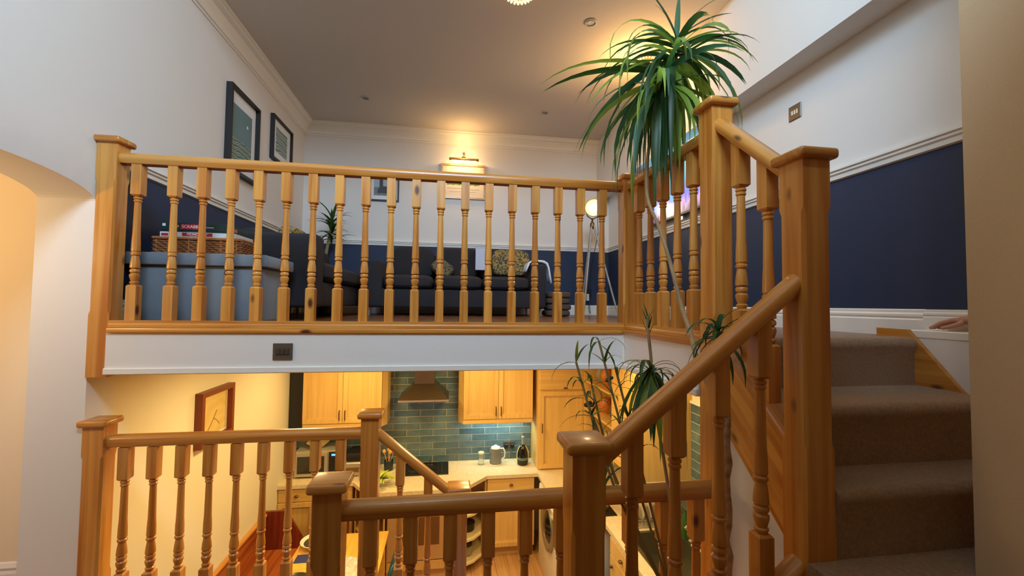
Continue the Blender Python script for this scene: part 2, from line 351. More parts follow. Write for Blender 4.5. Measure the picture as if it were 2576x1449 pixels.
# ============================================================ STAIRS AND BANISTERS
HP=[]          # handrail profile
for i in range(13):
    a=PI*i/12; HP.append((-.034*math.cos(a)*-1,.0+.027*math.sin(a)))
HP=[(.034*math.cos(PI*i/12),.030+.026*math.sin(PI*i/12)) for i in range(13)]
HP=HP+[(-.034,.018),(-.026,.0),(.026,.0),(.034,.018)]
HP=[(a,b-.056) for a,b in HP]       # top of the rail at v=0
BP=[(-.032,0),(-.032,.014),(-.027,.022),(-.027,.035),(.027,.035),(.027,.022),(.032,.014),(.032,0)]
def baluster_mesh(h,cut_t=0,cut_b=0,axis='X'):
    m=MB(); q=.0225
    def block(z0,z1,ct,cb):   # square block; plumb cut with slope ct/cb on the handrail side
        ch=.007
        v=[];f=[]
        lv=[]
        if cb is None: lv.append((z0,q,0))      # open bottom end
        for (x,y) in ((-q,-q),(q,-q),(q,q),(-q,q)):
            pass
        def ring(z,s,sl):
            return [(x*s,y*s,z+sl*(x if axis=='X' else y)) for x,y in ((-q,-q),(q,-q),(q,q),(-q,q))]
        rs=[]
        rs.append(ring(z0,1,cut_b) if cb else ring(z0,.72,0))
        if not cb: rs.append(ring(z0+ch,1,0))
        if not ct: rs.append(ring(z1-ch,1,0))
        rs.append(ring(z1,1,cut_t) if ct else ring(z1,.72,0))
        for rr in rs: v+=rr
        for i in range(len(rs)-1):
            for k in range(4): f.append((i*4+k,i*4+(k+1)%4,i*4+4+(k+1)%4,i*4+4+k))
        f+=[(3,2,1,0),tuple(range(len(rs)*4-4,len(rs)*4))]
        m.add(v,f)
    b1=.225*h; b2=.795*h
    block(0,b1,False,True); block(b2,h,True,False)
    pr=[(.012,b1-.004),(.0165,b1+.004),(.0195,b1+.010),(.0195,b1+.014),(.0140,b1+.018),(.0165,b1+.024),(.0215,b1+.042),(.0215,b1+.05),(.0145,b1+.058),(.0200,b1+.062),(.0215,b1+.070),(.0185,b1+.077),(.0125,b1+.081),
        (.0215,b1+.084),(.0215,b1+.092),(.0195,b1+.115),(.0160,b1+.138),(.0150,b1+.144),(.0200,b1+.149),(.0205,b1+.157),(.0165,b1+.161),(.0165,b1+.165),(.0195,b1+.168),(.0195,b1+.175),(.0192,b1+.180),(.0188,b1+.21),
        (.0165,b2-.19),(.0145,b2-.055),(.0140,b2-.032),(.0175,b2-.028),(.0175,b2-.022),(.0140,b2-.018),(.0185,b2-.013),(.0185,b2-.007),(.013,b2-.002),(.012,b2+.004)]
    m.lathe(pr,(0,0,0),14)
    return m.mesh('baluster',pineZ,smooth=40)
NEW=.045
def newel(t,x,y,z0,ztop,cap_over=.018,capped=True,stops=()):
    """square newel with chamfered shaft between blocks, and a moulded cap as sub-part"""
    m=MB(); w=NEW
    def ring(z,c):
        c=max(c,.0005)
        return [(x-w+c,y-w,z),(x+w-c,y-w,z),(x+w,y-w+c,z),(x+w,y+w-c,z),(x+w-c,y+w,z),(x-w+c,y+w,z),(x-w,y+w-c,z),(x-w,y-w+c,z)]
    zs=[(z0,.001)]
    for a,b in stops: zs+=[(a,.001),(a+.02,.009),(b-.02,.009),(b,.001)]
    zs+=[(ztop,.001)]
    v=[];f=[]
    for z,c in zs: v+=ring(z,c)
    for i in range(len(zs)-1):
        for k in range(8): f.append((i*8+k,i*8+(k+1)%8,i*8+8+(k+1)%8,i*8+8+k))
    f+=[tuple(range(8))[::-1],tuple(range(len(zs)*8-8,len(zs)*8))]
    m.add(v,f); p=t.p('newel_post',m,pineZ,smooth=20)
    e=w+cap_over; c=MB().box(x-e,x+e,y-e,y+e,ztop,ztop+.032,.011,3)
    t.p('newel_cap',c,pineX,parent=p)
    return p
RAIL=.857
def nosing(t,p0,p1,mat):
    t.p('base_rail',MB().sweep(p0,p1,BP),mat,smooth=20)
# ---- upper balustrade (far), along X at Y=2.36
YB=2.36; XA=1.051; X0=XL+NEW+.001
t=T('banister','long upper pine banister with turned balusters across the edge of the living room','banister',(0,YB,0))
newel(t,X0,YB,-.25,.893,stops=((.05,.72),))
newel(t,XA,YB,-.04,.862,cap_over=.014,stops=((.12,.70),))
t.p('handrail',MB().sweep((X0+NEW,YB,RAIL),(XA-NEW,YB,RAIL),HP),pineX)
nosing(t,(X0+NEW,YB-.02,-.012),(XA-NEW,YB-.02,-.012),pineX)
t.p('nosing_board',MB().box(X0+NEW,XA-NEW,2.296,2.41,-.036,-.013,.005,2),pineX)
bh=RAIL-.056-.023
bmesh_=baluster_mesh(bh)
for i in range(19): t.inst('baluster',bmesh_,(XA-.045-.117-.1333*i if i<18 else -1.541,YB,.023))
# ---- side balustrade along Y at X=1.051
YBn,YCn=1.53,1.11
t=T('side_banister','short pine banister behind the hanging palm leaves beside the living room','banister',(XA,2,0))
t.p('handrail',MB().sweep((XA,YB-NEW,RAIL-.004),(XA,YBn+NEW,RAIL-.004),HP),pineY)
nosing(t,(XA,YB-NEW,-.012),(XA,YBn+NEW,-.012),pineY)
t.p('nosing_board',MB().box(.987,1.115,YBn+NEW,YB-NEW-.01,-.036,-.013,.005,2),pineY)
for i in range(5): t.inst('baluster',bmesh_,(XA,2.21-.1315*i,.023))
# ---- flight banister B -> C (falls towards the camera)
t=T('flight_banister','pine banister on the left of the carpeted steps falling from living room floor','banister',(XA,1.3,0))
newel(t,XA,YBn,ZF,.912,stops=((.08,.70),))
newel(t,XA,YCn,ZL,.556,stops=((-.28,.42),))
sl=(.835-.52)/(YBn-YCn)
zr=lambda y:.862+(y-YBn+NEW)*(.33/.33)*.88
t.p('handrail',MB().sweep((XA,YBn-NEW,zr(YBn-NEW)),(XA,YCn+NEW,zr(YCn+NEW)),HP),pineYs)
bst=baluster_mesh(.775,cut_t=.88,cut_b=.88,axis='Y')
for y in (1.385,1.255): t.inst('baluster',bst,(XA,y,zr(y)-.056-.775))
# string with base rail on its edge, between B and C, seen from its face
zs=lambda y:zr(y)-.056-.775
t.p('base_rail',MB().sweep((XA,YBn-NEW,zs(YBn-NEW)-.03),(XA,YCn+NEW,zs(YCn+NEW)-.03),BP),pineYs)
t.p('string',MB().extX([(YBn-NEW,zs(YBn-NEW)-.03),(YCn+NEW,zs(YCn+NEW)-.03),(YCn+NEW,zs(YCn+NEW)-.345),(YBn-NEW,zs(YBn-NEW)-.345)],XA-.016,XA+.016),pineYs)
struct('wall_stair_spandrel',MB().extX([(YBn-NEW,zs(YBn-NEW)-.345),(YCn+NEW,zs(YCn+NEW)-.345),(YCn+NEW,ZL),(YBn-NEW,ZL)],XA-.01,XA+.012),white)
# ---- lower flight banister C -> D (falls to the left)
XD=.37
t=T('lower_flight_banister','near pine banister with a thick round handrail sloping down to the left','banister',(.7,1.11,0))
newel(t,XD,YCn,ZL,-.262,cap_over=.017,stops=((-1.1,-.45),))
k2=.80
zr2=lambda x:.222+(x-XA+NEW)*k2
HP2=[(a*.95,b*1.06) for a,b in HP]
t.p('handrail',MB().sweep((XA-NEW,YCn,zr2(XA-NEW)),(XD+NEW,YCn,zr2(XD+NEW)),HP2),pineXs)
zb2=lambda x:zr2(x)-.06-.765
bl2=baluster_mesh(.765,cut_t=k2,cut_b=k2,axis='X')
for x in (.507,.632,.765,.897): t.inst('baluster',bl2,(x,YCn,zb2(x)))
t.p('base_rail',MB().sweep((XA-NEW,YCn,zb2(XA-NEW)+.012),(XD+NEW,YCn,zb2(XD+NEW)+.012),[(a*.95,b-.0) for a,b in HP]),pineXs)
t.p('string',MB().extY([(XA-NEW,zb2(XA-NEW)-.044),(XD+NEW,max(ZL,zb2(XD+NEW)-.044)),(XD+NEW,ZL),(XD+.3,ZL),(XA-NEW,zb2(XA-NEW)-.3)],YCn-.015,YCn+.015),pineXs)
# ---- landing guard E - K along X at Y=1.5
XE,YE,ZRG=-.372,1.503,-.535
t=T('landing_guard','low pine guard rail crossing the bottom centre from a capped newel','banister',(0,YE,ZL))
newel(t,XE,YE,ZL,-.492,stops=((-1.2,-.72),))
t.p('handrail',MB().sweep((XE+NEW,YE,ZRG),(XA-NEW,YE,ZRG),HP2),pineX)
bg=baluster_mesh(-ZRG*-1-.06-(ZL+.02) if False else (ZRG-.06-(ZL+.02)))
for i in range(10):
    x=.407+.1333*4-.131*i
    if XE+.08<x<XA-.06: t.inst('baluster',bg,(x,YE,ZL+.02))
t.p('base_rail',MB().sweep((XE+NEW,YE,ZL-.012),(XA-NEW,YE,ZL-.012),BP),pineX)
# ---- far landing guard G - H
t=T('far_landing_guard','pine guard rail with nine balusters running from the left wall at lower level','banister',(-1,YB,ZL))
XH=-.388
newel(t,X0,YB,ZL,-.486,stops=((-1.2,-.62),))
newel(t,XH,YB,ZF,-.482,stops=((-1.2,-.62),))
t.p('handrail',MB().sweep((X0+NEW,YB,-.534),(XH-NEW,YB,-.534),HP),pineX)
for i in range(9): t.inst('baluster',bg,(-1.541+.1253*i,YB,ZL+.02))
t.p('base_rail',MB().sweep((X0+NEW,YB,ZL-.012),(XH-NEW,YB,ZL-.012),BP),pineX)
# ---- kitchen flight banister H - I
t=T('kitchen_flight_banister','pine banister dropping to the right towards the kitchen hob','banister',(-.1,YB,ZL-.6))
XI=.08
newel(t,XI,YB,ZF,-.893,stops=((-1.5,-1.05),))
zr3=lambda x:-.545+(x-XH-NEW)*-.86
t.p('handrail',MB().sweep((XH+NEW,YB,zr3(XH+NEW)),(XI-NEW,YB,zr3(XI-NEW)),HP),pineXd)
b3=baluster_mesh(.74,cut_t=-.86,cut_b=-.86,axis='X')
for x in (-.232,-.084): t.inst('baluster',b3,(x,YB,zr3(x)-.056-.74))
t.p('base_rail',MB().sweep((XH+NEW,YB,zr3(XH+NEW)-.056-.77),(XI-NEW,YB,zr3(XI-NEW)-.056-.77),BP),pineX)
# kitchen stair flight (timber) between Y=1.55 and 2.31
t=T('timber_staircase','timber stair flight dropping from the landing to the kitchen floor','staircase',(.4,1.9,ZF))
redw=wood('red_brown_timber','X',(150,72,34),(110,44,20),.35,knots=False)
for k in range(6):
    t.p('tread',MB().box(XH+.06+.215*k,XH+.06+.215*(k+1)+.02,1.556,2.31,ZL-.184*(k+1)-.03,ZL-.184*(k+1),.006),redw)
    t.p('riser',MB().box(XH+.045+.215*k,XH+.06+.215*k,1.556,2.31,ZL-.184*(k+1),ZL-.184*k-.002),redw)
# ---- carpeted flight B->C and quarter landing and lower flight
carpet=plain('brown_carpet',(156,120,82),.96,bump=1,bscale=260,var=.22,vscale=110,sheen=.3)
t=T('carpeted_staircase','brown carpeted steps rising to the living room on the right','staircase',(1.5,1.2,ZL))
def step(name,yr,zt,ydeep,x0=XA+.02,x1=1.93,yn=.014):
    # carpet tread with rounded nosing at yr, riser below
    pr=[(ydeep,zt-.02),(ydeep,zt)]
    for i in range(7):
        a=PI/2+PI*.62*i/6; pr.append((yr-yn+.03+.03*math.cos(a),zt-.03+.03*math.sin(a)))
    pr+=[(yr,zt-.075),(yr,zt-.197),(yr+.02,zt-.197),(yr+.02,zt-.05)]
    t.p(name,MB().extX(pr,x0,x1),carpet,smooth=50)
step('step',1.50,.004,1.58); step('step',1.215,-.192,1.50); step('step',1.068,-.388,1.215,x0=XA+.047)
t.p('quarter_landing',MB().extZ([(XA-.05,.15),(1.403,.15),(1.403,.957),(1.93,.957),(1.93,1.09),(XA+.047,1.09),(XA+.047,1.064),(XA-.05,1.064)],-.62,-.586),carpet)
for k in range(4):
    t.p('step',MB().box(XD+.05+.165*(3-k),XD+.05+.165*(4-k)+.012,.15,YCn-.05,ZL+.001,-.567-.2*(k+1)+.0,.01,2),carpet) if k<3 else None
t.p('right_string',MB().extX([(1.655,.038),(1.528,.036),(1.30,-.235),(1.10,-.43),(.9,-.60),(.9,-.8),(1.2,-.62),(1.655,-.26)],1.93,1.951),pineY)
t.p('lower_string',MB().box(XA+.02,1.93,.985,1.02,-.58,-.4),pineX) if False else None
struct('wall_stair_side',MB().box(1.952,XR,1.0,1.56,ZL,.002).box(1.952,XR,1.56,1.70,-.21,.0),white)
struct('trim_ledge',MB().box(1.95,XR,1.323,1.553,.002,.036,.004),trimw)
# ============================================================ LIVING ROOM
felt=plain('blue_grey_fabric',(112,122,130),.9,bump=.3,bscale=600,var=.06,vscale=8,sheen=.3)
t=T('storage_ottoman','blue-grey fabric storage ottoman behind the left balusters','ottoman',(-1.34,2.7,0))
t.p('body',MB().box(-1.655,-1.012,2.515,2.885,0.003,.315,.02,3),felt)
t.p('lid',MB().box(-1.682,-.985,2.49,2.91,.312,.378,.009,2),felt)
t.p('pull_tab',MB().box(-1.669,-1.657,2.68,2.72,.29,.31,.003),plain('pale_tab',(210,210,205),.6))
wick=plain('wicker_brown',(140,86,44),.7,var=.25,vscale=60,bump=.3,bscale=200); wick2=plain('wicker_rim',(166,104,56),.65,var=.15,vscale=60)
t=T('wicker_basket','low brown wicker tray basket on the grey ottoman under the games','basket',(-1.37,2.7,.376))
bx0,bx1,by0,by1=-1.60,-1.155,2.57,2.83
def rrect(z,g=0,n=24,wob=0,ph=0):
    pts=[]
    per=[(bx0-g,by0-g),(bx1+g,by0-g),(bx1+g,by1+g),(bx0-g,by1+g)]
    for i in range(4):
        a,b=Vector(per[i]),Vector(per[(i+1)%4])
        for k in range(n//2 if i%2 else n):
            tt=(k+.5)/(n//2 if i%2 else n); p=a.lerp(b,tt); nrm=Vector(((b-a).y,-(b-a).x)).normalized()
            p=p+nrm*wob*(1 if (k+ph)%2 else -1); pts.append((p.x,p.y,z))
    return pts
for k in range(6):
    t.p('woven_strand',MB().tube(rrect(.388+.012*k,wob=.004,ph=k),.006,6,True),wick)
t.p('rim',MB().tube(rrect(.466,.004),.008,6,True),wick2)
t.p('base',MB().box(bx0,bx1,by0,by1,.377,.386),wick)
for x in [bx0+.02+i*(bx1-bx0-.04)/5 for i in range(6)]:
    for y in (by0,by1): t.p('stake',MB().tube([(x,y,.38),(x,y,.466)],.005,6),wick2)
green=plain('dark_green_card',(22,52,48),.5); redc=plain('red_print',(186,42,52),.5); whc=plain('white_card',(224,228,228),.5); wht=plain('white_print',(240,240,236),.5)
t=T('board_game_box','white board game box with red MONOPOLY band lying in the wicker basket','game box',(-1.38,2.7,.47))
t.p('box_base',MB().box(-1.585,-1.205,2.61,2.83,.471,.484,.001),whc,smooth=0)
t.p('lid',MB().box(-1.588,-1.202,2.607,2.833,.478,.506,.0015),whc,smooth=0)
t.p('title_band',MB().box(-1.475,-1.32,2.6055,2.608,.484,.503),redc,smooth=0)
t.p('corner_print',MB().box(-1.58,-1.545,2.6055,2.608,.484,.498),redc,smooth=0)
t.p('blue_print',MB().box(-1.23,-1.207,2.6055,2.608,.484,.500),plain('sky_print',(150,205,235),.5),smooth=0)
o=t.inst('lettering',textmesh('MONOPOLY',.0185,wht),(-1.3975,2.605,.4935),rot=(PI/2,0,0))
t=T('board_game_box','dark green SCRABBLE game box on top of the white game box','game box',(-1.4,2.72,.507))
t.p('box_base',MB().box(-1.588,-1.262,2.632,2.838,.5075,.53,.001),green,smooth=0)
t.p('lid',MB().box(-1.592,-1.258,2.628,2.842,.52,.562,.0015),green,smooth=0)
t.p('title_band',MB().box(-1.495,-1.375,2.6265,2.6285,.5255,.5545),redc,smooth=0)
o=t.inst('lettering',textmesh('SCRABBLE',.0235,wht),(-1.435,2.626,.540),rot=(PI/2,0,0))
t.p('corner_mark',MB().box(-1.588,-1.572,2.6265,2.6285,.541,.556),wht,smooth=0)
t.p('side_print',MB().box(-1.2585,-1.2565,2.66,2.75,.53,.55),plain('pinkish_print',(190,120,110),.5),smooth=0)
t.p('print_line',MB().box(-1.365,-1.325,2.6265,2.6285,.537,.540),wht,smooth=0)
t.p('gold_print',MB().box(-1.545,-1.505,2.6265,2.6285,.536,.547),plain('gold_print',(200,180,110),.5),smooth=0)
# sofas
sofam=plain('charcoal_fabric',(44,40,42),.95,bump=.35,bscale=500,var=.08,vscale=6); legm=plain('brushed_leg_metal',(190,190,186),.35,.9)
t=T('sofa','charcoal sofa along the left wall with its arm end behind the ottoman','sofa',(-1.3,4,0))
t.p('base',MB().box(-1.66,-.885,3.0,4.95,.09,.27,.02,2),sofam)
t.p('arm',MB().box(-1.66,-.87,2.99,3.17,.085,.585,.03,3),sofam)
t.p('backrest',MB().box(-1.67,-1.46,3.15,4.95,.27,.60,.05,3),sofam)
for i in range(3): t.p('seat_cushion',MB().cushion((-1.155,3.47+.59*i,.345),.63,.585,.155),sofam)
for i in range(3): t.p('back_cushion',MB().cushion((-1.38,3.47+.59*i,.51),.2,.56,.3),sofam)
for x in (-1.6,-.93):
    for y in (3.05,4.88): t.p('leg',MB().lathe([(.012,0.001),(.016,.09)],(x,y,0),10),legm)
t=T('sofa','charcoal three-seat sofa against the back wall under the framed pictures','sofa',(.1,4.8,0))
t.p('base',MB().box(-.80,1.0,4.27,5.2,.085,.265,.02,2),sofam)
for x0,x1 in ((-.80,-.635),(.845,1.005)): t.p('arm',MB().box(x0,x1,4.245,5.15,.08,.545,.035,3),sofam)
t.p('backrest',MB().box(-.7,.9,5.0,5.21,.25,.69,.05,3),sofam)
for i in range(3): t.p('seat_cushion',MB().cushion((-.635+.2467+.4933*i,4.56,.335),.492,.68,.15),sofam)
for i in range(3): t.p('back_cushion',MB().cushion((-.635+.2467+.4933*i,4.9,.575),.485,.2,.36,rot=Matrix.Rotation(-.18,3,'X')),sofam)
for x in (-.76,.96):
    for y in (4.33,5.1): t.p('leg',MB().lathe([(.01,0.001),(.014,.085)],(x,y,0),10),legm)
def pattern(name,a,b,sc=26):
    m,nt,bb=newmat(name); L=nt.links; tc=N(nt,'ShaderNodeTexCoord'); v=N(nt,'ShaderNodeTexNoise'); v.inputs['Scale'].default_value=sc; v.inputs['Detail'].default_value=3; v.inputs['Distortion'].default_value=2
    L.new(tc.outputs['Object'],v.inputs['Vector']); cr=N(nt,'ShaderNodeValToRGB'); e=cr.color_ramp.elements; e[0].position=.44; e[0].color=lin(a)+(1,); e[1].position=.55; e[1].color=lin(b)+(1,)
    L.new(v.outputs[0],cr.inputs[0]); L.new(cr.outputs[0],bb.inputs['Base Color']); bb.inputs['Roughness'].default_value=.85; return m
pat=pattern('ochre_leaf_print',(58,62,58),(168,138,66))
rx=Matrix.Rotation(-.32,3,'X')
single('scatter_cushion',MB().cushion((.70,4.72,.585),.43,.13,.31,rot=rx),pat,'ochre and grey patterned cushion leaning at the right end of back sofa','cushion',(.70,4.72,.43))
single('scatter_cushion',MB().cushion((-.06,4.72,.51),.24,.1,.17,rot=Matrix.Rotation(-.5,3,'X')@Matrix.Rotation(.7,3,'Y')),pattern('dark_leaf_print',(52,50,52),(120,104,72)),'small dark patterned cushion in the middle of back sofa','cushion',(-.06,4.72,.43))
single('scatter_cushion',MB().cushion((-1.19,3.42,.55),.12,.36,.28,rot=Matrix.Rotation(.3,3,'Y')),pat,'patterned brown cushion on the left sofa behind its arm','cushion',(-1.19,3.42,.44))
cloth=plain('pale_throw_cloth',(206,208,222),.9,bump=.3,bscale=60)
single('throw',MB().box(.30,.42,4.69,4.71,.50,.755,.004).box(.30,.42,4.69,4.99,.745,.76,.004),cloth,'pale folded throw over the back of the sofa beside ochre cushion','throw',(.36,4.7,.755))
def draped(path,w,wv,th=.012):
    m=MB(); n=len(path); v=[];f=[]; K=9
    for i,(x,z) in enumerate(path):
        for k in range(K):
            y=-w/2+w*k/(K-1); off=.006*math.sin(k*2.1+i*.5)
            v.append((x+off,wv+y,z+off))
    for i in range(n-1):
        for k in range(K-1): f.append((i*K+k,i*K+k+1,i*K+K+k+1,i*K+K+k))
    return v,f
v,fq=draped([(.80,.46),(.815,.50),(.83,.545),(.86,.563),(.92,.568),(.98,.566),(1.015,.55),(1.03,.51),(1.045,.43),(1.06,.35)],.17,4.36)
o=single('blanket',MB().add(v,fq),plain('white_fleece',(232,234,240),.95,bump=.4,bscale=150),'white fleece blanket draped over the right arm of back sofa','blanket',(.92,4.36,.56)); md=o.modifiers.new('s','SOLIDIFY'); md.thickness=.016; md.offset=1
for i,(z,l) in enumerate(((.035,'lowest'),(.10,'second lowest'),(.165,'third'),(.23,'topmost'))):
    single('floor_cushion',MB().cushion((1.17+.012*(i%2),4.5,z+.0),.27,.3,.072),plain('dark_brown_fabric',(84,68,56),.9,bump=.3,bscale=300),'dark floor cushion beside the sofa arm, %s of its stack'%l,'cushion',(1.17,4.5,z-.034),'dark floor cushions beside the sofa')
# palm in the corner behind the sofa
leafm=plain('leaf_green',(52,84,36),.42,var=.2,vscale=5,vary=.35); leafy=plain('leaf_light_green',(128,150,58),.4,var=.2,vscale=5,vary=.25)
leafd=plain('leaf_blue_green',(58,96,66),.4,var=.2,vscale=5,vary=.3)
def thin_leaf(m):      # leaves let some light through
    nt=m.node_tree; b=nt.nodes['Principled BSDF']; out=nt.nodes['Material Output']
    tr=N(nt,'ShaderNodeBsdfTranslucent'); mx=N(nt,'ShaderNodeMixShader'); mx.inputs[0].default_value=.38
    src=b.inputs['Base Color'].links[0].from_socket; g=N(nt,'ShaderNodeHueSaturation'); g.inputs['Value'].default_value=1.6; nt.links.new(src,g.inputs['Color']); nt.links.new(g.outputs[0],tr.inputs['Color'])
    nt.links.new(b.outputs[0],mx.inputs[1]); nt.links.new(tr.outputs[0],mx.inputs[2]); nt.links.new(mx.outputs[0],out.inputs['Surface'])
for m_ in (leafm,leafy,leafd): thin_leaf(m_)
bark=plain('ringed_bark',(186,166,134),.9,bump=1,bscale=90,var=.35,vscale=38); stemm=plain('thin_stem',(158,130,90),.7,var=.2,vscale=20)
def leaf(base,az,el,L,w,droop,n=9,twist=0,kink=None):
    """arched strap leaf: starts at elevation el, bends down by droop over its length"""
    v=[];f=[]; p=Vector(base); e=el
    side0=Vector((-math.sin(az),math.cos(az),0))
    for i in range(n+1):
        s=i/n; wd=w*(.35+.65*min(1,s*6))*(1-s**2.6)+.0008
        d=Vector((math.cos(az)*math.cos(e),math.sin(az)*math.cos(e),math.sin(e)))
        nr=side0.cross(d).normalized()
        sd=(side0*math.cos(twist)+nr*math.sin(twist))
        v+=[p-sd*wd/2+nr*-wd*.16,p,p+sd*wd/2+nr*-wd*.16]
        p=p+d*(L/n)
        e-= droop/n*(1+ (1.2*s if kink is None else 0)) if kink is None else (droop*.8 if i==kink else droop*.2/n)
        e=max(e,-PI/2+.02)
    for i in range(n):
        f+=[(i*3,i*3+1,i*3+4,i*3+3),(i*3+1,i*3+2,i*3+5,i*3+4)]
    return MB().add(v,f)
t=T('potted_palm','spiky green potted palm in the far corner behind the sofas','plant',(-1.38,5.08,0))
t.p('pot',MB().lathe([(.09,.002),(.12,.22),(.125,.24),(.11,.24),(.1,.2)],(-1.38,5.08,0),16),plain('grey_pot',(90,88,84),.7))
t.p('stem',MB().tube([(-1.38,5.08,.2),(-1.39,5.07,.6),(-1.30,4.98,1.02)],[.02,.018,.014],8),stemm)
for i in range(34):
    a=i*2.4; t.p('leaf',leaf((-1.30,4.98,.82+.24*(i/34)),a,R_.uniform(.3,1.35) if i>12 else R_.uniform(-.1,.6),R_.uniform(.22,.32) if math.sin(a)<.3 else .18,.034,R_.uniform(.3,1.1),6),leafm,smooth=60)
# framed pictures
blk=plain('black_frame',(22,22,24),.45); mat_=plain('picture_mount',(228,228,226),.7)
def artmat(name,stops,sc=7,dist=2.5,axis=1):
    m,nt,b=newmat(name); L=nt.links; tc=N(nt,'ShaderNodeTexCoord'); wv=N(nt,'ShaderNodeTexWave'); wv.bands_direction='Z'; wv.inputs['Scale'].default_value=sc; wv.inputs['Distortion'].default_value=dist; wv.inputs['Detail'].default_value=2
    L.new(tc.outputs['Object'],wv.inputs['Vector']); cr=N(nt,'ShaderNodeValToRGB'); e=cr.color_ramp.elements
    e[0].color=lin(stops[0])+(1,); e[1].color=lin(stops[-1])+(1,)
    for i,c in enumerate(stops[1:-1]): x=e.new((i+1)/(len(stops)-1)); x.color=lin(c)+(1,)
    L.new(wv.outputs[0],cr.inputs[0]); L.new(cr.outputs[0],b.inputs['Base Color']); b.inputs['Roughness'].default_value=.5; return m
def frame_on_x(t,x,y0,y1,z0,z1,fw,dep,fmat,sgn=1):   # on a wall facing +X
    X=lambda a,b:(min(x+a*sgn,x+b*sgn),max(x+a*sgn,x+b*sgn))
    q=X(0,dep); m=MB().box(*q,y0,y1,z0,z0+fw).box(*q,y0,y1,z1-fw,z1).box(*q,y0,y0+fw,z0+fw,z1-fw).box(*q,y1-fw,y1,z0+fw,z1-fw)
    t.p('frame',m,fmat,smooth=0); t.p('mount',MB().box(*X(.003,.012),y0+fw,y1-fw,z0+fw,z1-fw),mat_,smooth=0)
t=T('framed_print','large black framed print of sea and sky high on the left wall','picture',(XL,3.72,1.26))
y0,y1,z0,z1=3.476,3.975,1.135,1.81
frame_on_x(t,XL,y0,y1,z0,z1,.022,.045,blk)
t.p('print_sky',MB().box(XL+.012,XL+.014,y0+.09,y1-.09,1.42,z1-.12),plain('teal_sky_print',(104,136,140),.6,var=.1,vscale=4),smooth=0)
t.p('print_sea',MB().box(XL+.012,XL+.014,y0+.09,y1-.09,z0+.11,1.42),artmat('sea_wave_print',[(52,96,104),(88,128,130),(196,188,140),(60,104,110)],9,5),smooth=0)
t.p('print_moon',MB().lathe([(.014,0),(.014,.0008)],(XL+.014,y1-.17,1.58),12,'X'),plain('pale_moon_print',(226,228,214),.6),smooth=0)
t=T('framed_print','small black framed landscape print on the left wall nearer the corner','picture',(XL,4.5,1.6))
y0,y1,z0,z1=4.286,4.79,1.50,1.93
frame_on_x(t,XL,y0,y1,z0,z1,.022,.035,blk)
t.p('print',MB().box(XL+.012,XL+.014,y0+.11,y1-.11,z0+.1,z1-.09),artmat('grey_hill_print',[(120,140,130),(176,188,180),(96,116,110)],5,4),smooth=0)
def frame_on_y(t,y,x0,x1,z0,z1,fw,dep,fmat,mt=None):
    m=MB().box(x0,x1,y-dep,y,z0,z0+fw).box(x0,x1,y-dep,y,z1-fw,z1).box(x0,x0+fw,y-dep,y,z0+fw,z1-fw).box(x1-fw,x1,y-dep,y,z0+fw,z1-fw)
    t.p('frame',m,fmat,smooth=0); t.p('mount',MB().box(x0+fw,x1-fw,y-.012,y-.003,z0+fw,z1-fw),mt or mat_,smooth=0)
t=T('framed_print','black framed grey print of a round tower on the back wall','picture',(-.78,YF,1.5))
frame_on_y(t,YF,-.947,-.605,1.352,1.70,.018,.025,blk)
t.p('print_ground',MB().box(-.90,-.70,YF-.014,YF-.0121,1.42,1.52),plain('grey_ground_print',(120,128,130),.6,var=.2,vscale=20),smooth=0)
t.p('print_sky',MB().box(-.90,-.70,YF-.0135,YF-.0121,1.52,1.66),plain('pale_grey_print',(172,182,184),.6,var=.08,vscale=9),smooth=0)
t.p('print_tower',MB().box(-.835,-.795,YF-.016,YF-.0135,1.50,1.63),plain('dark_grey_print',(62,68,72),.6),smooth=0)
t.p('print_wall',MB().extY([(-.86,1.45),(-.72,1.45),(-.73,1.53),(-.80,1.535),(-.85,1.50)],YF-.017,YF-.0141),plain('dark_grey_print',(62,68,72),.6),smooth=0)
palew=wood('pale_wood_frame','X',(206,168,116),(180,140,90),.5,knots=False)
t=T('framed_painting','pale wood framed watercolour of trees beneath the brass picture lamp','picture',(.17,YF,1.6))
frame_on_y(t,YF,-.106,.445,1.425,1.86,.022,.028,palew,plain('cream_paper',(236,216,186),.8))
t.p('painted_trees',MB().extY([(-.03+.4*i/16,1.655+.012*math.sin(i*1.7)+.02*(i%3==0)) for i in range(17)]+[(.37-.4*i/16,1.60+.006*math.sin(i*2.3)) for i in range(17)],YF-.0135,YF-.0121),plain('green_tree_paint',(122,148,62),.8,var=.25,vscale=30),smooth=0)
t.p('painted_ground',MB().box(-.03,.15,YF-.0132,YF-.0121,1.555,1.562).box(.2,.37,YF-.0132,YF-.0121,1.545,1.552).box(0,.33,YF-.0132,YF-.0121,1.515,1.519),plain('pale_ground_paint',(196,180,150),.8),smooth=0)
brass=plain('aged_brass',(170,120,56),.3,.9)
t=T('picture_lamp','brass picture lamp glowing above the pale framed watercolour','lamp',(.17,YF,1.93))
t.p('shade',MB().lathe([(.012,-.18),(.016,-.178),(.016,.178),(.012,.18)],(.17,YF-.13,1.885),12,'X'),brass)
t.p('arm',MB().tube([(.17,YF-.002,1.935),(.17,YF-.05,1.965),(.17,YF-.1,1.955),(.17,YF-.13,1.90)],.006,8),brass)
t.p('wall_plate',MB().lathe([(.03,0),(.03,-.008),(.02,-.014)],(.17,YF,1.935),14,'Y'),brass)
t.p('finial',MB().ball((.17,YF-.075,1.982),.014),brass)
t.p('tube_bulb',MB().lathe([(.008,-.15),(.008,.15)],(.17,YF-.13,1.868),10,'X'),plain('warm_tube',(255,220,150),.5,emit=(255,205,120),estr=12))
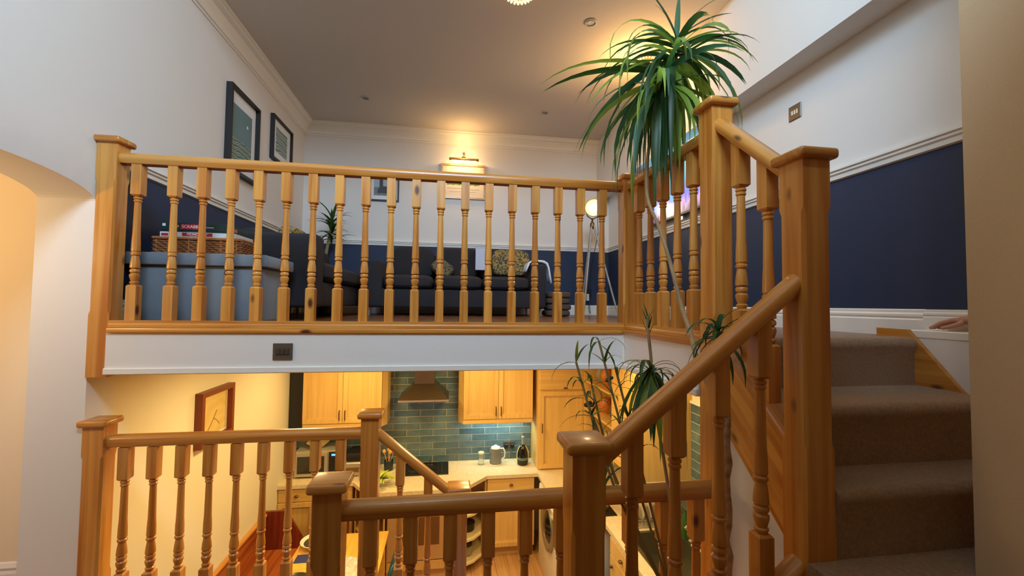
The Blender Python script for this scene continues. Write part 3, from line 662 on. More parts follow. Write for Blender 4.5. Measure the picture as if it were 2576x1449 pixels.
light('picture_lamp_light','AREA',(.17,YF-.12,1.862),1.5,(1,.68,.28),.3,.02,target=(.17,YF+.02,1.62))
light('picture_lamp_glow','POINT',(.17,YF-.22,1.95),5,(1,.62,.24),.02)
# tripod floor lamp with round film-light head
bronz=plain('bronze_metal',(120,92,56),.35,.8); greyw=plain('weathered_grey_leg',(168,160,146),.7,var=.15,vscale=20)
t=T('tripod_floor_lamp','tripod floor lamp with a round glowing head by the back wall','lamp',(1.60,4.55,0))
hc=Vector((1.60,4.5,1.215)); dr=(Vector((-.4,-1,-.05))).normalized()
q=dr.to_track_quat('Z','Y').to_matrix()
def orient(mb): mb.v=[tuple(hc+q@Vector(p)) for p in mb.v]; return mb
t.p('head',orient(MB().lathe([(.02,-.10),(.05,-.095),(.085,-.06),(.1,-.01),(.103,.03),(.097,.03),(.094,-.005),(.05,-.03)],(0,0,0),24)),bronz)
t.p('bulb',orient(MB().ball((0,0,-.01),.058,(1,1,.6))),plain('warm_bulb',(255,225,160),.5,emit=(255,214,140),estr=9))
t.p('reflector',orient(MB().lathe([(.093,.004),(.07,-.02),(.02,-.03)],(0,0,0),24)),plain('lamp_reflector',(250,215,150),.4,emit=(255,200,110),estr=2.2))
t.p('yoke',MB().tube([(1.53,4.55,1.215),(1.54,4.55,1.13),(1.60,4.55,1.09),(1.67,4.55,1.13),(1.69,4.52,1.215)],.006,8),bronz)
t.p('hub',MB().lathe([(.02,0),(.026,.02),(.026,.06),(.012,.08),(.008,.12)],(1.6,4.55,.985),14),bronz)
for fx,fy in ((1.83,4.35),(1.46,4.42),(1.60,4.95)): t.p('leg',MB().tube([(1.6+(fx-1.6)*.06,4.55+(fy-4.55)*.06,1.03),(fx,fy,.004)],[.012,.009],6),greyw)
t.p('cord',MB().tube([(1.66,4.55,1.15),(1.69,4.6,.95),(1.63,4.7,.5),(1.66,4.8,.1),(1.74,5.0,.02),(1.79,5.2,.06),(1.79,5.235,.2)],.0035,6),blk)
light('tripod_lamp_light','SPOT',tuple(hc+dr*.05),14,(1,.72,.36),.05,target=tuple(hc+dr),spot=2.4)
t=T('wall_socket','wall socket with a white plug low on the navy back wall','socket',(1.79,YF,.29))
t.p('plate',MB().box(1.735,1.84,YF-.008,YF,.235,.335,.003),plain('dark_socket_metal',(60,58,58),.4,.6))
t.p('plug',MB().box(1.765,1.80,YF-.045,YF-.008,.18,.27,.006),plain('white_plastic',(226,226,222),.5))
# TV on the right wall
def tvmat():
    m,nt,b=newmat('screen_picture'); L=nt.links; tc=N(nt,'ShaderNodeTexCoord'); mp=N(nt,'ShaderNodeMapping'); mp.inputs['Scale'].default_value=(6,9,2.2); L.new(tc.outputs['Object'],mp.inputs[0])
    no=N(nt,'ShaderNodeTexNoise'); no.inputs['Scale'].default_value=1.4; no.inputs['Detail'].default_value=5; L.new(mp.outputs[0],no.inputs['Vector'])
    sx=N(nt,'ShaderNodeSeparateXYZ'); L.new(tc.outputs['Object'],sx.inputs[0])
    ad=N(nt,'ShaderNodeMath',operation='MULTIPLY_ADD'); ad.inputs[1].default_value=1.25; ad.inputs[2].default_value=.08; L.new(sx.outputs[2],ad.inputs[0])
    a2=N(nt,'ShaderNodeMath',operation='MULTIPLY_ADD'); a2.inputs[1].default_value=.7; L.new(no.outputs[0],a2.inputs[0]); L.new(ad.outputs[0],a2.inputs[2])
    cr=N(nt,'ShaderNodeValToRGB'); e=cr.color_ramp.elements; e[0].position=.28; e[0].color=lin((36,44,60))+(1,); e[1].position=.95; e[1].color=lin((120,205,250))+(1,)
    for p_,c in ((.42,(120,96,130)),(.52,(200,160,190)),(.6,(130,120,220)),(.74,(96,170,248))): x=e.new(p_); x.color=lin(c)+(1,)
    L.new(a2.outputs[0],cr.inputs[0]); L.new(cr.outputs[0],b.inputs['Emission Color']); b.inputs['Emission Strength'].default_value=1.5; b.inputs['Base Color'].default_value=(.01,.01,.01,1); b.inputs['Roughness'].default_value=.2; return m
t=T('television','wall television showing a blue and pink picture behind the side balusters','television',(2.02,3.48,.95))
t.p('body',MB().box(2.015,2.05,2.92,4.03,.925,1.56,.004),blk)
t.p('screen',MB().box(2.012,2.016,2.935,4.015,.945,1.545),tvmat(),smooth=0)
t.p('wall_bracket',MB().box(2.05,XR-.001,3.35,3.6,1.1,1.35),blk)
t.p('stand_lug',MB().box(2.03,2.06,3.42,3.47,.885,.93,.002),legm)
# switches
bz=plain('bronze_plate',(112,98,84),.4,.55); dk=plain('dark_rocker',(62,52,44),.5)
t=T('light_switch','bronze three-gang switch plate on the white fascia below the banister','switch',(-.82,2.31,-.13))
t.p('plate',MB().box(-.868,-.774,2.303,2.31,-.172,-.088,.002),bz)
t.p('rocker_frame',MB().box(-.853,-.789,2.300,2.303,-.147,-.112,.001),dk)
for i in range(3): t.p('rocker',MB().box(-.849+.020*i,-.833+.020*i,2.297,2.300,-.142,-.117,.001),plain('bronze_rocker',(92,78,62),.4,.5))
t=T('light_switch','small square switch plate high on the white right wall','switch',(XR,2.24,1.31))
t.p('plate',MB().box(XR-.007,XR,2.198,2.288,1.268,1.358,.002),bz)
for i in range(3): t.p('rocker',MB().box(XR-.010,XR-.007,2.219+.018*i,2.231+.018*i,1.297,1.325,.001),plain('pale_rocker',(190,184,176),.4,.5))
# ceiling lights
chrome=plain('chrome',(210,205,198),.2,.9)
for (x,y,l) in ((-.85,3.0,'recessed ceiling downlight nearest the cornice at the top left'),(1.03,2.98,'recessed ceiling downlight left of the palm crown'),(-.88,4.5,'far recessed ceiling downlight on the left half'),(1.03,4.5,'far recessed ceiling downlight above the tripod lamp')):
    t=T('ceiling_downlight',l,'ceiling light',(x,y,CE),'recessed downlights in the living room ceiling')
    t.p('rim',MB().lathe([(.045,0),(.047,-.006),(.036,-.008),(.034,-.001)],(x,y,CE),20),plain('downlight_rim',(198,190,180),.4,.2))
    t.p('bulb',MB().lathe([(.001,-.003),(.026,-.004),(.03,-.001)],(x,y,CE),16),plain('unlit_bulb',(120,112,108),.3))
def crystal(x,y,z,r,label,on):
    t=T('crystal_ceiling_light',label,'ceiling light',(x,y,CE))
    t.p('ceiling_plate',MB().lathe([(r*.9,0),(r*.95,-.012),(r*.7,-.02)],(x,y,CE),24),chrome)
    g=plain('lit_crystal',(255,236,200),.08,trans=.6,emit=(255,214,150),estr=on)
    gm=MB().ball((0,0,0),.0085,n=6).mesh('crystal',g,smooth=0)
    k=0
    for ring,(rr,zz) in enumerate(((r,.05),(r*.92,.085),(r*.75,.115),(r*.52,.135),(r*.28,.145),(.0,.15))):
        n=max(1,int(2*PI*rr/.024))
        for i in range(n):
            a=2*PI*i/n+ring; t.inst('crystal',gm,(x+rr*math.cos(a),y+rr*math.sin(a),CE-zz-(CE-.15-z)))
    t.p('frame',MB().lathe([(r*.86,-.012),(r*.9,-.05),(r*.8,-.09),(r*.5,-.12),(r*.1,-.135)],(x,y,CE),20),brass)
crystal(.425,2.63,2.102,.125,'sparkling crystal ceiling light cut off by the top of the picture',1.2)
crystal(1.66,3.36,2.12,.085,'lit crystal ceiling light glowing behind the palm crown',1.4)
light('palm_ceiling_light','POINT',(1.56,3.30,1.99),18,(1,.56,.17),.06)
# ============================================================ KITCHEN
maple=wood('maple_door','Z',(224,184,112),(214,172,98),.42,knots=False,coat=.05); mapleX=wood('maple_rail','X',(224,184,112),(212,170,96),.42,knots=False,coat=.05)
stone=plain('speckled_worktop',(226,206,170),.35,var=.10,vscale=40,bump=.02)
ant=plain('antique_handle',(120,92,56),.35,.9)
def door_y(t,x0,x1,z0,z1,y,handle=None,hname='handle'):   # shaker door facing -Y
    s=.05; d=.026
    m=MB().box(x0,x1,y-d,y,z0,z0+s,.002).box(x0,x1,y-d,y,z1-s,z1,.002).box(x0,x0+s,y-d,y,z0+s,z1-s).box(x1-s,x1,y-d,y,z0+s,z1-s)
    m.box(x0+s,x1-s,y-.006,y-.001,z0+s,z1-s).box(x0+s,x0+s+.010,y-.016,y-.006,z0+s,z1-s,.002).box(x1-s-.010,x1-s,y-.016,y-.006,z0+s,z1-s,.002).box(x0+s+.01,x1-s-.01,y-.016,y-.006,z0+s,z0+s+.010,.002).box(x0+s+.01,x1-s-.01,y-.016,y-.006,z1-s-.010,z1-s,.002)
    o=t.p('door',m,maple,smooth=20)
    if handle:
        hx,hz=handle
        t.p('handle',MB().tube([(hx,y-d,hz-.05),(hx,y-d-.022,hz-.045),(hx,y-d-.022,hz+.045),(hx,y-d,hz+.05)],.0055,6),ant,parent=o)
    return o
def drawer_y(t,x0,x1,z0,z1,y):
    o=t.p('drawer',MB().box(x0,x1,y-.02,y,z0,z1,.004),mapleX,smooth=20)
    t.p('knob',MB().ball(((x0+x1)/2,y-.034,(z0+z1)/2),.016,(1.3,1,.8)),ant,parent=o); return o
def wallcab(x0,x1,z0,z1,yf,label,side):
    t=T('wall_cabinet',label,'cabinet',((x0+x1)/2,YF,z0))
    t.p('body',MB().box(x0,x1,yf+.001,YF-.02,z0,z1),maple,smooth=0)
    xm=(x0+x1)/2
    door_y(t,x0+.003,xm-.002,z0+.03,z1-.012,yf,(xm-.03,z0+.12)); door_y(t,xm+.002,x1-.003,z0+.03,z1-.012,yf,(xm+.03,z0+.12))
    t.p('light_rail',MB().box(x0,x1,yf-.018,yf+.01,z0-.025,z0+.026,.006),mapleX)
    # splayed end panel
    if side>0: t.p('end_panel',MB().extZ([(x1,yf-.015),(x1+.05,yf+.08),(x1+.05,YF-.02),(x1,YF-.02)],z0-.02,z1),maple,smooth=0)
    else: t.p('end_panel',MB().extZ([(x0,yf-.015),(x0-.05,yf+.08),(x0-.05,YF-.02),(x0,YF-.02)],z0-.02,z1),maple,smooth=0)
wallcab(-1.53,-.70,-1.23,-.24,4.93,'maple wall cabinet pair left of the extractor hood',1)
wallcab(.20,1.012,-1.23,-.24,4.93,'maple wall cabinet pair right of the extractor hood',-1)
single('gap_shade_panel',MB().box(-1.69,-1.535,5.0,YF-.02,-1.28,-.24,.003),plain('gap_shade_black',(26,26,30),.5),'dark narrow panel painted as shade in the corner left of the wall cabinets','panel',(-1.61,5.1,-1.28))  # dark sheet stands in for the shaded tiles of this corner
steel=plain('brushed_steel',(128,118,104),.32,.95,var=.05)
t=T('extractor_hood','steel pyramid extractor hood with a square chimney over the hob','extractor hood',(-.24,5.0,-.95))
x0,x1,y0,y1=-.515,.035,4.78,YF-.02
t.p('canopy',MB().add([(x0,y0,-.94),(x1,y0,-.94),(x1,y1,-.94),(x0,y1,-.94),(-.36,4.97,-.80),(-.125,4.97,-.80),(-.125,y1,-.80),(-.36,y1,-.80)],[(3,2,1,0),(4,5,6,7),(0,1,5,4),(1,2,6,5),(2,3,7,6),(3,0,4,7)]),steel,smooth=0)
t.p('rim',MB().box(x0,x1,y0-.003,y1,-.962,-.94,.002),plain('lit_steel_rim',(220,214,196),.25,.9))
t.p('chimney',MB().box(-.355,-.13,4.972,y1,-.80,-.238,.003),steel)
# worktop
hole=(1.52,1.95,2.72,3.42)
m=MB(); th=.038
m.extZ([(XL,YF-.013),(XL,4.75),(-.95,4.75),(-.76,4.46),(.20,4.46),(.468,4.75),(1.045,4.75),(1.045,YF-.013)],ZC-th,ZC)
t=T('worktop','pale speckled worktop running round the kitchen','worktop',(0,5,ZC-th))
t.p('back_slab',m,stone,smooth=0)
m=MB().box(1.046,XR-.021,3.66,YF-.013,ZC-th-.002,ZC-.002)
m.box(1.40,hole[0],2.3,3.659,ZC-th,ZC-.002).box(hole[1],XR-.021,2.3,3.659,ZC-th,ZC-.002).box(hole[0],hole[1],2.3,hole[2],ZC-th,ZC-.002).box(hole[0],hole[1],hole[3],3.659,ZC-th,ZC-.002)
t.p('right_slab',m,stone,smooth=0)
def basecab(label,x0,x1,y,doors,drawer=True,loc=None):
    t=T('base_cabinet',label,'cabinet',((x0+x1)/2,y,ZF))
    t.p('body',MB().box(x0,x1,y+.001,YF-.02,ZF+.1,ZC-th-.001),maple,smooth=0)
    t.p('plinth',MB().box(x0,x1,y+.04,y+.06,ZF,ZF+.1),mapleX,smooth=0)
    w=(x1-x0)/doors; top=ZC-th-.012
    for i in range(doors):
        a,b=x0+w*i+.002,x0+w*(i+1)-.002
        if drawer: drawer_y(t,a,b,top-.13,top,y)
        door_y(t,a,b,ZF+.11,top-.135 if drawer else top,y,(a+.03 if i%2 else b-.03,top-.22))
    return t
basecab('maple base cabinets under the microwave at the left wall',-1.70,-.96,4.785,2)
basecab('maple base cabinet with drawer and brass knob beside the washing machine',.475,1.01,4.785,1)
t=T('base_cabinet','narrow maple base cabinet with open shelves left of the oven','cabinet',(-.75,4.5,ZF))
t.p('body',MB().box(-.94,-.925,4.80,YF-.02,ZF+.1,ZC-th-.001).box(-.60,-.585,4.49,YF-.02,ZF+.1,ZC-th-.001).extZ([(-.925,4.80),(-.75,4.50),(-.6,4.50),(-.6,5.2),(-.925,5.2)],ZF+.1,ZF+.12),maple,smooth=0)
for z in (ZF+.38,ZF+.62): t.p('shelf',MB().extZ([(-.925,4.80),(-.75,4.50),(-.6,4.50),(-.6,5.2),(-.925,5.2)],z,z+.018),maple,smooth=0)
t=T('oven','built-in oven with a brown glass door under the hob','oven',(-.26,4.5,ZF))
ovm=plain('oven_fascia',(196,160,110),.35,.3); ovg=plain('oven_glass',(112,78,44),.12,.2)
t.p('body',MB().box(-.565,.055,4.495,5.15,ZF+.09,ZC-th-.001),ovm,smooth=0)
d=t.p('door',MB().box(-.555,.045,4.475,4.494,ZF+.2,ZC-.17,.004),ovm)
t.p('glass',MB().box(-.47,-.04,4.471,4.475,ZF+.35,ZC-.27,.002),ovg,parent=d)
t.p('handle',MB().tube([(-.5,4.475,ZC-.2),(-.5,4.445,ZC-.2),(-.01,4.445,ZC-.2),(-.01,4.475,ZC-.2)],.007,8),steel,parent=d)
t.p('control_panel',MB().box(-.555,.045,4.478,4.494,ZC-.16,ZC-.045,.003),blk)
for i in range(4): t.p('knob',MB().lathe([(.014,0),(.014,-.016)],(-.43+.12*i,4.478,ZC-.1),12,'Y'),steel)
t.p('lower_panel',MB().box(-.555,.045,4.48,4.494,ZF+.1,ZF+.19,.003),maple)
t.p('plinth',MB().box(-.565,.055,4.53,4.55,ZF,ZF+.09),mapleX,smooth=0)
t=T('corner_shelf_unit','curved open corner shelves at the end of the oven counter','shelf unit',(.26,4.6,ZF))
t.p('side_panel',MB().box(.06,.078,4.50,5.1,ZF+.08,ZC-th-.001).box(.452,.47,4.79,5.2,ZF+.08,ZC-th-.001).box(.078,.452,5.08,5.1,ZF+.08,ZC-th-.001),maple,smooth=0)
for z in (ZF+.10,ZF+.335,ZF+.585): t.p('shelf',MB().extZ([(.078,5.08),(.078,4.47),(.19,4.46),(.32,4.53),(.43,4.66),(.452,4.79),(.452,5.08)],z,z+.022),plain('pale_shelf_edge',(232,214,168),.5),smooth=0)
single('cooking_pot',MB().lathe([(.06,0),(.072,.01),(.075,.07),(.08,.075),(.078,.085),(.05,.1),(.012,.105),(.012,.12)],(.26,4.70,ZF+.358),20),blk,'black lidded cooking pot on the middle corner shelf','pot',(.26,4.70,ZF+.358))
t=T('storage_jar','glass storage jar with a dark lid on the bottom corner shelf','jar',(.25,4.66,ZF+.123))
glass=plain('clear_glass',(235,240,238),.05,trans=.85)
t.p('jar_body',MB().lathe([(.05,0),(.062,.01),(.062,.09),(.05,.1)],(.25,4.66,ZF+.123),18),plain('grey_glass',(150,140,118),.15))
t.p('lid',MB().lathe([(.058,0),(.058,.03),(.05,.034)],(.25,4.66,ZF+.222),18),blk)
t=T('gas_hob','black gas hob on the worktop below the extractor hood','hob',(-.18,5.04,ZC))
t.p('glass_plate',MB().box(-.47,.045,4.84,5.22,ZC+.001,ZC+.009,.002),blk)
for x,y,r_ in ((-.36,4.94,.04),(-.36,5.12,.03),(-.17,4.94,.03),(-.17,5.12,.045)):
    b_=t.p('burner',MB().lathe([(r_,0),(r_,.012),(r_*.7,.018)],(x,y,ZC+.009),16),steel)
    t.p('pan_support',MB().box(x-.075,x+.075,y-.004,y+.004,ZC+.028,ZC+.036).box(x-.004,x+.004,y-.075,y+.075,ZC+.028,ZC+.036).box(x-.075,x-.068,y-.004,y+.004,ZC+.009,ZC+.03).box(x+.068,x+.075,y-.004,y+.004,ZC+.009,ZC+.03),blk,parent=b_,smooth=0)
for i in range(4): t.p('knob',MB().lathe([(.012,0),(.011,.016)],(-.03+.0,4.90+.07*i,ZC+.009),12),steel)
t=T('kettle','grey electric kettle with a pale lid on the worktop','kettle',(.60,5.08,ZC))
kc=(.60,5.08,ZC+.001)
t.p('body',MB().lathe([(.066,0),(.07,.008),(.072,.03),(.066,.12),(.058,.19)],kc,22),plain('kettle_grey',(120,122,128),.3,.2))
t.p('base',MB().lathe([(.073,0),(.073,.012),(.07,.016)],kc,22),plain('white_plastic',(226,226,222),.5))
t.p('lid',MB().lathe([(.057,.19),(.05,.205),(.02,.215),(.012,.225)],kc,20),plain('white_plastic',(226,226,222),.5))
t.p('handle',MB().tube([(.652,5.07,ZC+.185),(.69,5.065,ZC+.19),(.708,5.06,ZC+.15),(.705,5.06,ZC+.09),(.665,5.065,ZC+.055)],.009,8),plain('white_plastic',(226,226,222),.5))
t.p('spout',MB().extZ([(.545,5.06),(.525,5.07),(.545,5.1)],ZC+.15,ZC+.19),plain('kettle_grey',(120,122,128),.3,.2))
t=T('drinks_maker','black teardrop drinks maker with a cream rim on the worktop','appliance',(.92,5.04,ZC))
bc=(.92,5.04,ZC+.001)
t.p('body',MB().lathe([(.05,0),(.064,.012),(.067,.06),(.066,.11),(.055,.17),(.034,.215),(.022,.235)],bc,22),plain('gloss_black',(16,16,18),.12))
t.p('rim_band',MB().tube([(.92+.069*math.cos(a)*(1 if math.sin(a)<0 else .999),5.035,ZC+.105+.125*math.sin(a)) for a in [2*PI*i/28 for i in range(28)]],.005,6,True),plain('cream_plastic',(234,218,150),.4))
t.p('neck',MB().lathe([(.016,.23),(.014,.30),(.018,.31),(.018,.325),(.01,.33)],bc,14),plain('grey_neck',(150,150,140),.3))
t.p('water_band',MB().lathe([(.0672,.062),(.0678,.078),(.0665,.092)],bc,22,cap=False),plain('grey_green_band',(96,112,98),.4))
t=T('glass_jar','small clear glass jar with pale lid left of the kettle','jar',(.43,5.10,ZC))
gc=(.43,5.10,ZC+.001)
t.p('glass_body',MB().lathe([(.034,0),(.038,.01),(.034,.05),(.026,.07),(.034,.1),(.032,.125)],gc,18),glass)
t.p('lid',MB().lathe([(.034,.125),(.036,.14),(.03,.145)],gc,18),plain('cream_plastic',(234,218,150),.4))
t=T('wall_socket','bronze double socket with two plugs on the teal tiles','socket',(.78,YF-.02,-1.6))
t.p('plate',MB().box(.715,.85,YF-.026,YF-.017,-1.65,-1.565,.002),bz)
for x in (.745,.82): t.p('plug',MB().box(x-.022,x+.022,YF-.06,YF-.026,-1.645,-1.59,.006),blk)
# microwave, toaster oven, crock
t=T('microwave','silver and black microwave with a blue clock at the left end','microwave',(-1.36,5.0,ZC))
silv=plain('silver_plastic',(178,172,156),.35,.4)
t.p('case',MB().box(-1.60,-1.12,4.92,5.22,ZC+.012,ZC+.285,.006),silv)
d=t.p('door',MB().box(-1.595,-1.26,4.905,4.92,ZC+.02,ZC+.275,.004),silv)
t.p('window',MB().box(-1.565,-1.29,4.902,4.906,ZC+.055,ZC+.235),plain('dark_window_glass',(52,56,50),.1),parent=d)
t.p('control_panel',MB().box(-1.245,-1.135,4.905,4.92,ZC+.02,ZC+.275,.004),blk)
t.p('clock_display',MB().box(-1.215,-1.165,4.902,4.905,ZC+.235,ZC+.255),plain('blue_display',(40,90,255),.3,emit=(60,110,255),estr=5),smooth=0)
t.p('foot',MB().box(-1.58,-1.14,4.94,5.2,ZC+.001,ZC+.013),blk,smooth=0)
t=T('toaster_oven','small dark-topped countertop grill beside the microwave','toaster',(-.92,5.0,ZC))
t.p('case',MB().box(-1.08,-.76,4.90,5.2,ZC+.008,ZC+.15,.008),silv)
t.p('lid',MB().box(-1.07,-.77,4.93,5.19,ZC+.15,ZC+.245,.02,2),blk)
t.p('front_strip',MB().box(-1.06,-.78,4.893,4.90,ZC+.055,ZC+.1),plain('copper_strip',(126,92,58),.4,.4))
t.p('foot',MB().box(-1.05,-.79,4.93,5.17,ZC+.001,ZC+.009),blk,smooth=0)
t=T('utensil_pot','dark utensil pot with wooden spoons beside the grill','pot',(-.63,5.05,ZC))
t.p('pot',MB().lathe([(.045,0),(.05,.01),(.052,.11),(.046,.11),(.044,.02)],(-.63,5.05,ZC+.001),16),plain('navy_crock',(34,44,62),.4))
for i in range(4): t.p('spoon',MB().tube([(-.63,5.05,ZC+.03),(-.63+.05*math.cos(i*1.7),5.05+.04*math.sin(i*1.7),ZC+.2)],[.004,.004]).ball((-.63+.053*math.cos(i*1.7),5.05+.042*math.sin(i*1.7),ZC+.215),.02,(1,.5,1.2),8),plain('light_spoon_wood',(220,170,100),.6))
# bowls on the microwave
t=T('serving_bowl','pale bowl stacked on top of the microwave','bowl',(-1.40,5.06,ZC+.286))
t.p('bowl',MB().lathe([(.05,0),(.10,.045),(.12,.06),(.115,.06),(.095,.045),(.04,.008)],(-1.40,5.06,ZC+.286),22),plain('cream_plastic',(234,218,150),.4))
# tall cabinet on the right worktop
t=T('tall_cabinet','tall maple dresser cabinet standing on the worktop in the corner','cabinet',(1.38,5.0,ZC))
t.p('body',MB().box(1.062,1.70,4.85,YF-.02,ZC-.001,-.24),maple,smooth=0)
door_y(t,1.075,1.69,ZC+.02,-.885,4.85,(1.105,-1.30))
o=t.p('top_door',MB().box(1.075,1.69,4.83,4.85,-.865,-.62,.004),mapleX,smooth=20)
t.p('knob',MB().ball((1.38,4.815,-.845),.016,(1.6,1,.7)),ant,parent=o)
o=t.p('top_panel',MB().box(1.075,1.69,4.83,4.85,-.60,-.25,.004),mapleX,smooth=20)
# shelves + cupboard on the right wall
t=T('open_shelf_unit','open maple shelves on the right kitchen wall behind the plant','shelf unit',(1.8,4.3,-1.4))
sh=[-1.40,-1.08,-.76,-.44]
for z in sh: t.p('shelf',MB().box(1.60,XR-.001,3.93,4.78,z,z+.02),mapleX,smooth=0)
t.p('side_panel',MB().box(1.60,XR-.001,4.78,4.80,-1.40,-.24),maple,smooth=0)
t.p('side_panel',MB().box(1.60,XR-.001,3.91,3.929,-1.40,-.24),maple,smooth=0)
t.p('back_panel',MB().box(XR-.012,XR-.002,3.93,4.78,-1.38,-.24),maple,smooth=0)
for i,(y,z,c,l) in enumerate(((4.5,-1.06,(196,110,40),'orange ceramic pot on the second open shelf'),(4.2,-1.06,(70,74,50),'dark green pot at the near end of the second open shelf'),(4.45,-.74,(206,120,36),'orange pot on the third open shelf'),(4.1,-.74,(60,52,40),'dark jar at the near end of the third open shelf'),(4.35,-1.38,(190,176,140),'cream pot on the bottom open shelf'),(4.62,-.74,(150,140,110),'grey stone pot at the far end of the third open shelf'))):
    single('shelf_pot',MB().lathe([(.045,0),(.07,.04),(.075,.1),(.055,.15),(.06,.165),(.05,.165)],(1.75,y,z+.001),16),plain('pot_glaze_%d'%i,c,.4,var=.15,vscale=12),l,'pot',(1.75,y,z+.001),'pots on the open kitchen shelves')
t=T('wall_cupboard','maple wall cupboard at the end of the open shelves','cabinet',(1.83,3.6,-1.35))
t.p('body',MB().box(1.60,XR-.001,3.36,3.905,-1.35,-.24),maple,smooth=0)
o=t.p('door',MB().box(1.58,1.60,3.37,3.90,-1.34,-.25,.003).box(1.572,1.58,3.37,3.42,-1.34,-.25).box(1.572,1.58,3.85,3.90,-1.34,-.25).box(1.572,1.58,3.42,3.85,-1.34,-1.29).box(1.572,1.58,3.42,3.85,-.30,-.25),maple,smooth=20)
t.p('handle',MB().tube([(1.572,3.84,-1.25),(1.55,3.84,-1.24),(1.55,3.84,-1.15),(1.572,3.84,-1.14)],.0055,6),ant,parent=o)
# washing machine
t=T('washing_machine','white front-loading washing machine under the right worktop','washing machine',(1.3,4.15,ZF))
wmw=plain('appliance_white',(222,214,196),.35)
t.p('body',MB().box(1.03,1.60,3.70,4.62,ZF+.01,ZC-th-.006,.012,2),wmw)
def ringX(prof,c): return MB().lathe([(r_,-h) for r_,h in prof],c,32,'X')
d=t.p('door',ringX([(.16,0),(.175,.02),(.225,.03),(.235,.02),(.235,0)],(1.03,4.18,-2.06)),plain('chrome_ring',(150,144,130),.25,.7))
t.p('glass',ringX([(.155,0),(.15,.012),(.08,.04),(.01,.05)],(1.028,4.18,-2.06)),plain('dark_door_glass',(30,28,26),.06),parent=d)
t.p('control_panel',MB().box(1.022,1.03,3.74,4.58,ZC-.135,ZC-.06,.002),wmw)
t.p('drawer',MB().box(1.018,1.022,4.35,4.55,ZC-.13,ZC-.065,.001),wmw)
t.p('dial',MB().lathe([(.025,0),(.022,-.016)],(1.022,4.15,ZC-.1),16,'X'),silv)
t.p('foot',MB().box(1.08,1.56,3.74,4.58,ZF,ZF+.011),blk,smooth=0)
# right base cabinets facing the left
def basecab_x(label,y0,y1,x,drawer=True):
    t=T('base_cabinet',label,'cabinet',(x+.3,(y0+y1)/2,ZF))
    t.p('body',MB().box(x+.001,XR-.03,y0,y1,ZF+.1,ZC-.24),maple,smooth=0)
    t.p('plinth',MB().box(x+.04,x+.06,y0,y1,ZF,ZF+.1),maple,smooth=0)
    top=ZC-th-.012
    t.p('front_rail',MB().box(x+.001,x+.05,y0,y1,ZC-.24,ZC-th-.003),maple,smooth=0)
    o=t.p('drawer',MB().box(x-.02,x,y0+.002,y1-.002,top-.14,top,.004),maple,smooth=20)
    t.p('knob',MB().ball((x-.034,(y0+y1)/2,top-.07),.016,(1,1.3,.8)),ant,parent=o)
    o=t.p('door',MB().box(x-.02,x,y0+.002,y1-.002,ZF+.11,top-.145,.003),maple,smooth=20)
    t.p('knob',MB().ball((x-.034,y1-.06,top-.22),.014),ant,parent=o)
basecab_x('maple base cabinet with knob drawer beside the sink, nearest the dark gap',3.0,3.50,1.42)
basecab_x('maple base cabinet under the sink at the near end',2.45,2.997,1.42)
t=T('sink','stainless steel sink let into the right worktop','sink',(1.73,3.07,ZC-.2))
h0,h1,h2,h3=hole; e=.02
ss=plain('stainless_sink',(150,146,126),.3,.9)
t.p('rim',MB().box(h0-e,h1+e,h2-e,h2+.01,ZC-.0015,ZC+.004).box(h0-e,h1+e,h3-.01,h3+e,ZC-.0015,ZC+.004).box(h0-e,h0+.01,h2,h3,ZC-.0015,ZC+.004).box(h1-.01,h1+e,h2,h3,ZC-.0015,ZC+.004),ss,smooth=0)
t.p('bowl',MB().box(h0+.002,h0+.01,h2+.01,h3-.01,ZC-.18,ZC-.001).box(h1-.01,h1-.002,h2+.01,h3-.01,ZC-.18,ZC-.001).box(h0+.002,h1-.002,h2+.002,h2+.01,ZC-.18,ZC-.001).box(h0+.002,h1-.002,h3-.01,h3-.002,ZC-.18,ZC-.001).box(h0+.002,h1-.002,h2+.002,h3-.002,ZC-.19,ZC-.18),ss,smooth=0)
t.p('waste',MB().lathe([(.03,0),(.03,.004),(.02,.005)],(1.72,3.05,ZC-.18),16),chrome)
t.p('tap',MB().tube([(1.99,3.05,ZC),(1.99,3.05,ZC+.2),(1.96,3.05,ZC+.25),(1.88,3.05,ZC+.26),(1.82,3.05,ZC+.21)],.012,10).tube([(1.99,3.05,ZC+.06),(1.99,2.97,ZC+.09)],.008,8),chrome)
# things on the right worktop
single('black_mat',MB().box(1.36,1.56,3.72,3.94,ZC-.0015,ZC+.005,.002),blk,'black square mat on the corner of the right worktop','mat',(1.46,3.83,ZC-.0015))
t=T('steel_pan','ribbed steel canister on the black mat','canister',(1.46,3.86,ZC+.005))
t.p('canister_body',MB().lathe([(.06,0),(.065,.008),(.065,.12),(.06,.13)],(1.46,3.86,ZC+.006),18),plain('steel_canister',(150,140,104),.35,.6))
t.p('lid',MB().lathe([(.067,.13),(.067,.145),(.05,.155),(.012,.16),(.012,.17)],(1.46,3.86,ZC+.006),18),silv)
t=T('dish_rack','wire dish rack with plates beside the sink','dish rack',(1.75,3.62,ZC))
m=MB()
for i in range(9): m.tube([(1.62+.035*i,3.50,ZC+.01),(1.62+.035*i,3.50,ZC+.06),(1.62+.035*i,3.72,ZC+.06),(1.62+.035*i,3.72,ZC+.01)],.0025,5)
m.tube([(1.60,3.50,ZC+.06),(1.92,3.50,ZC+.06),(1.92,3.72,ZC+.06),(1.60,3.72,ZC+.06)],.004,6,True)
t.p('wire_frame',m,chrome)
t.p('drip_tray',MB().box(1.59,1.93,3.485,3.735,ZC-.0015,ZC+.01,.003),silv)
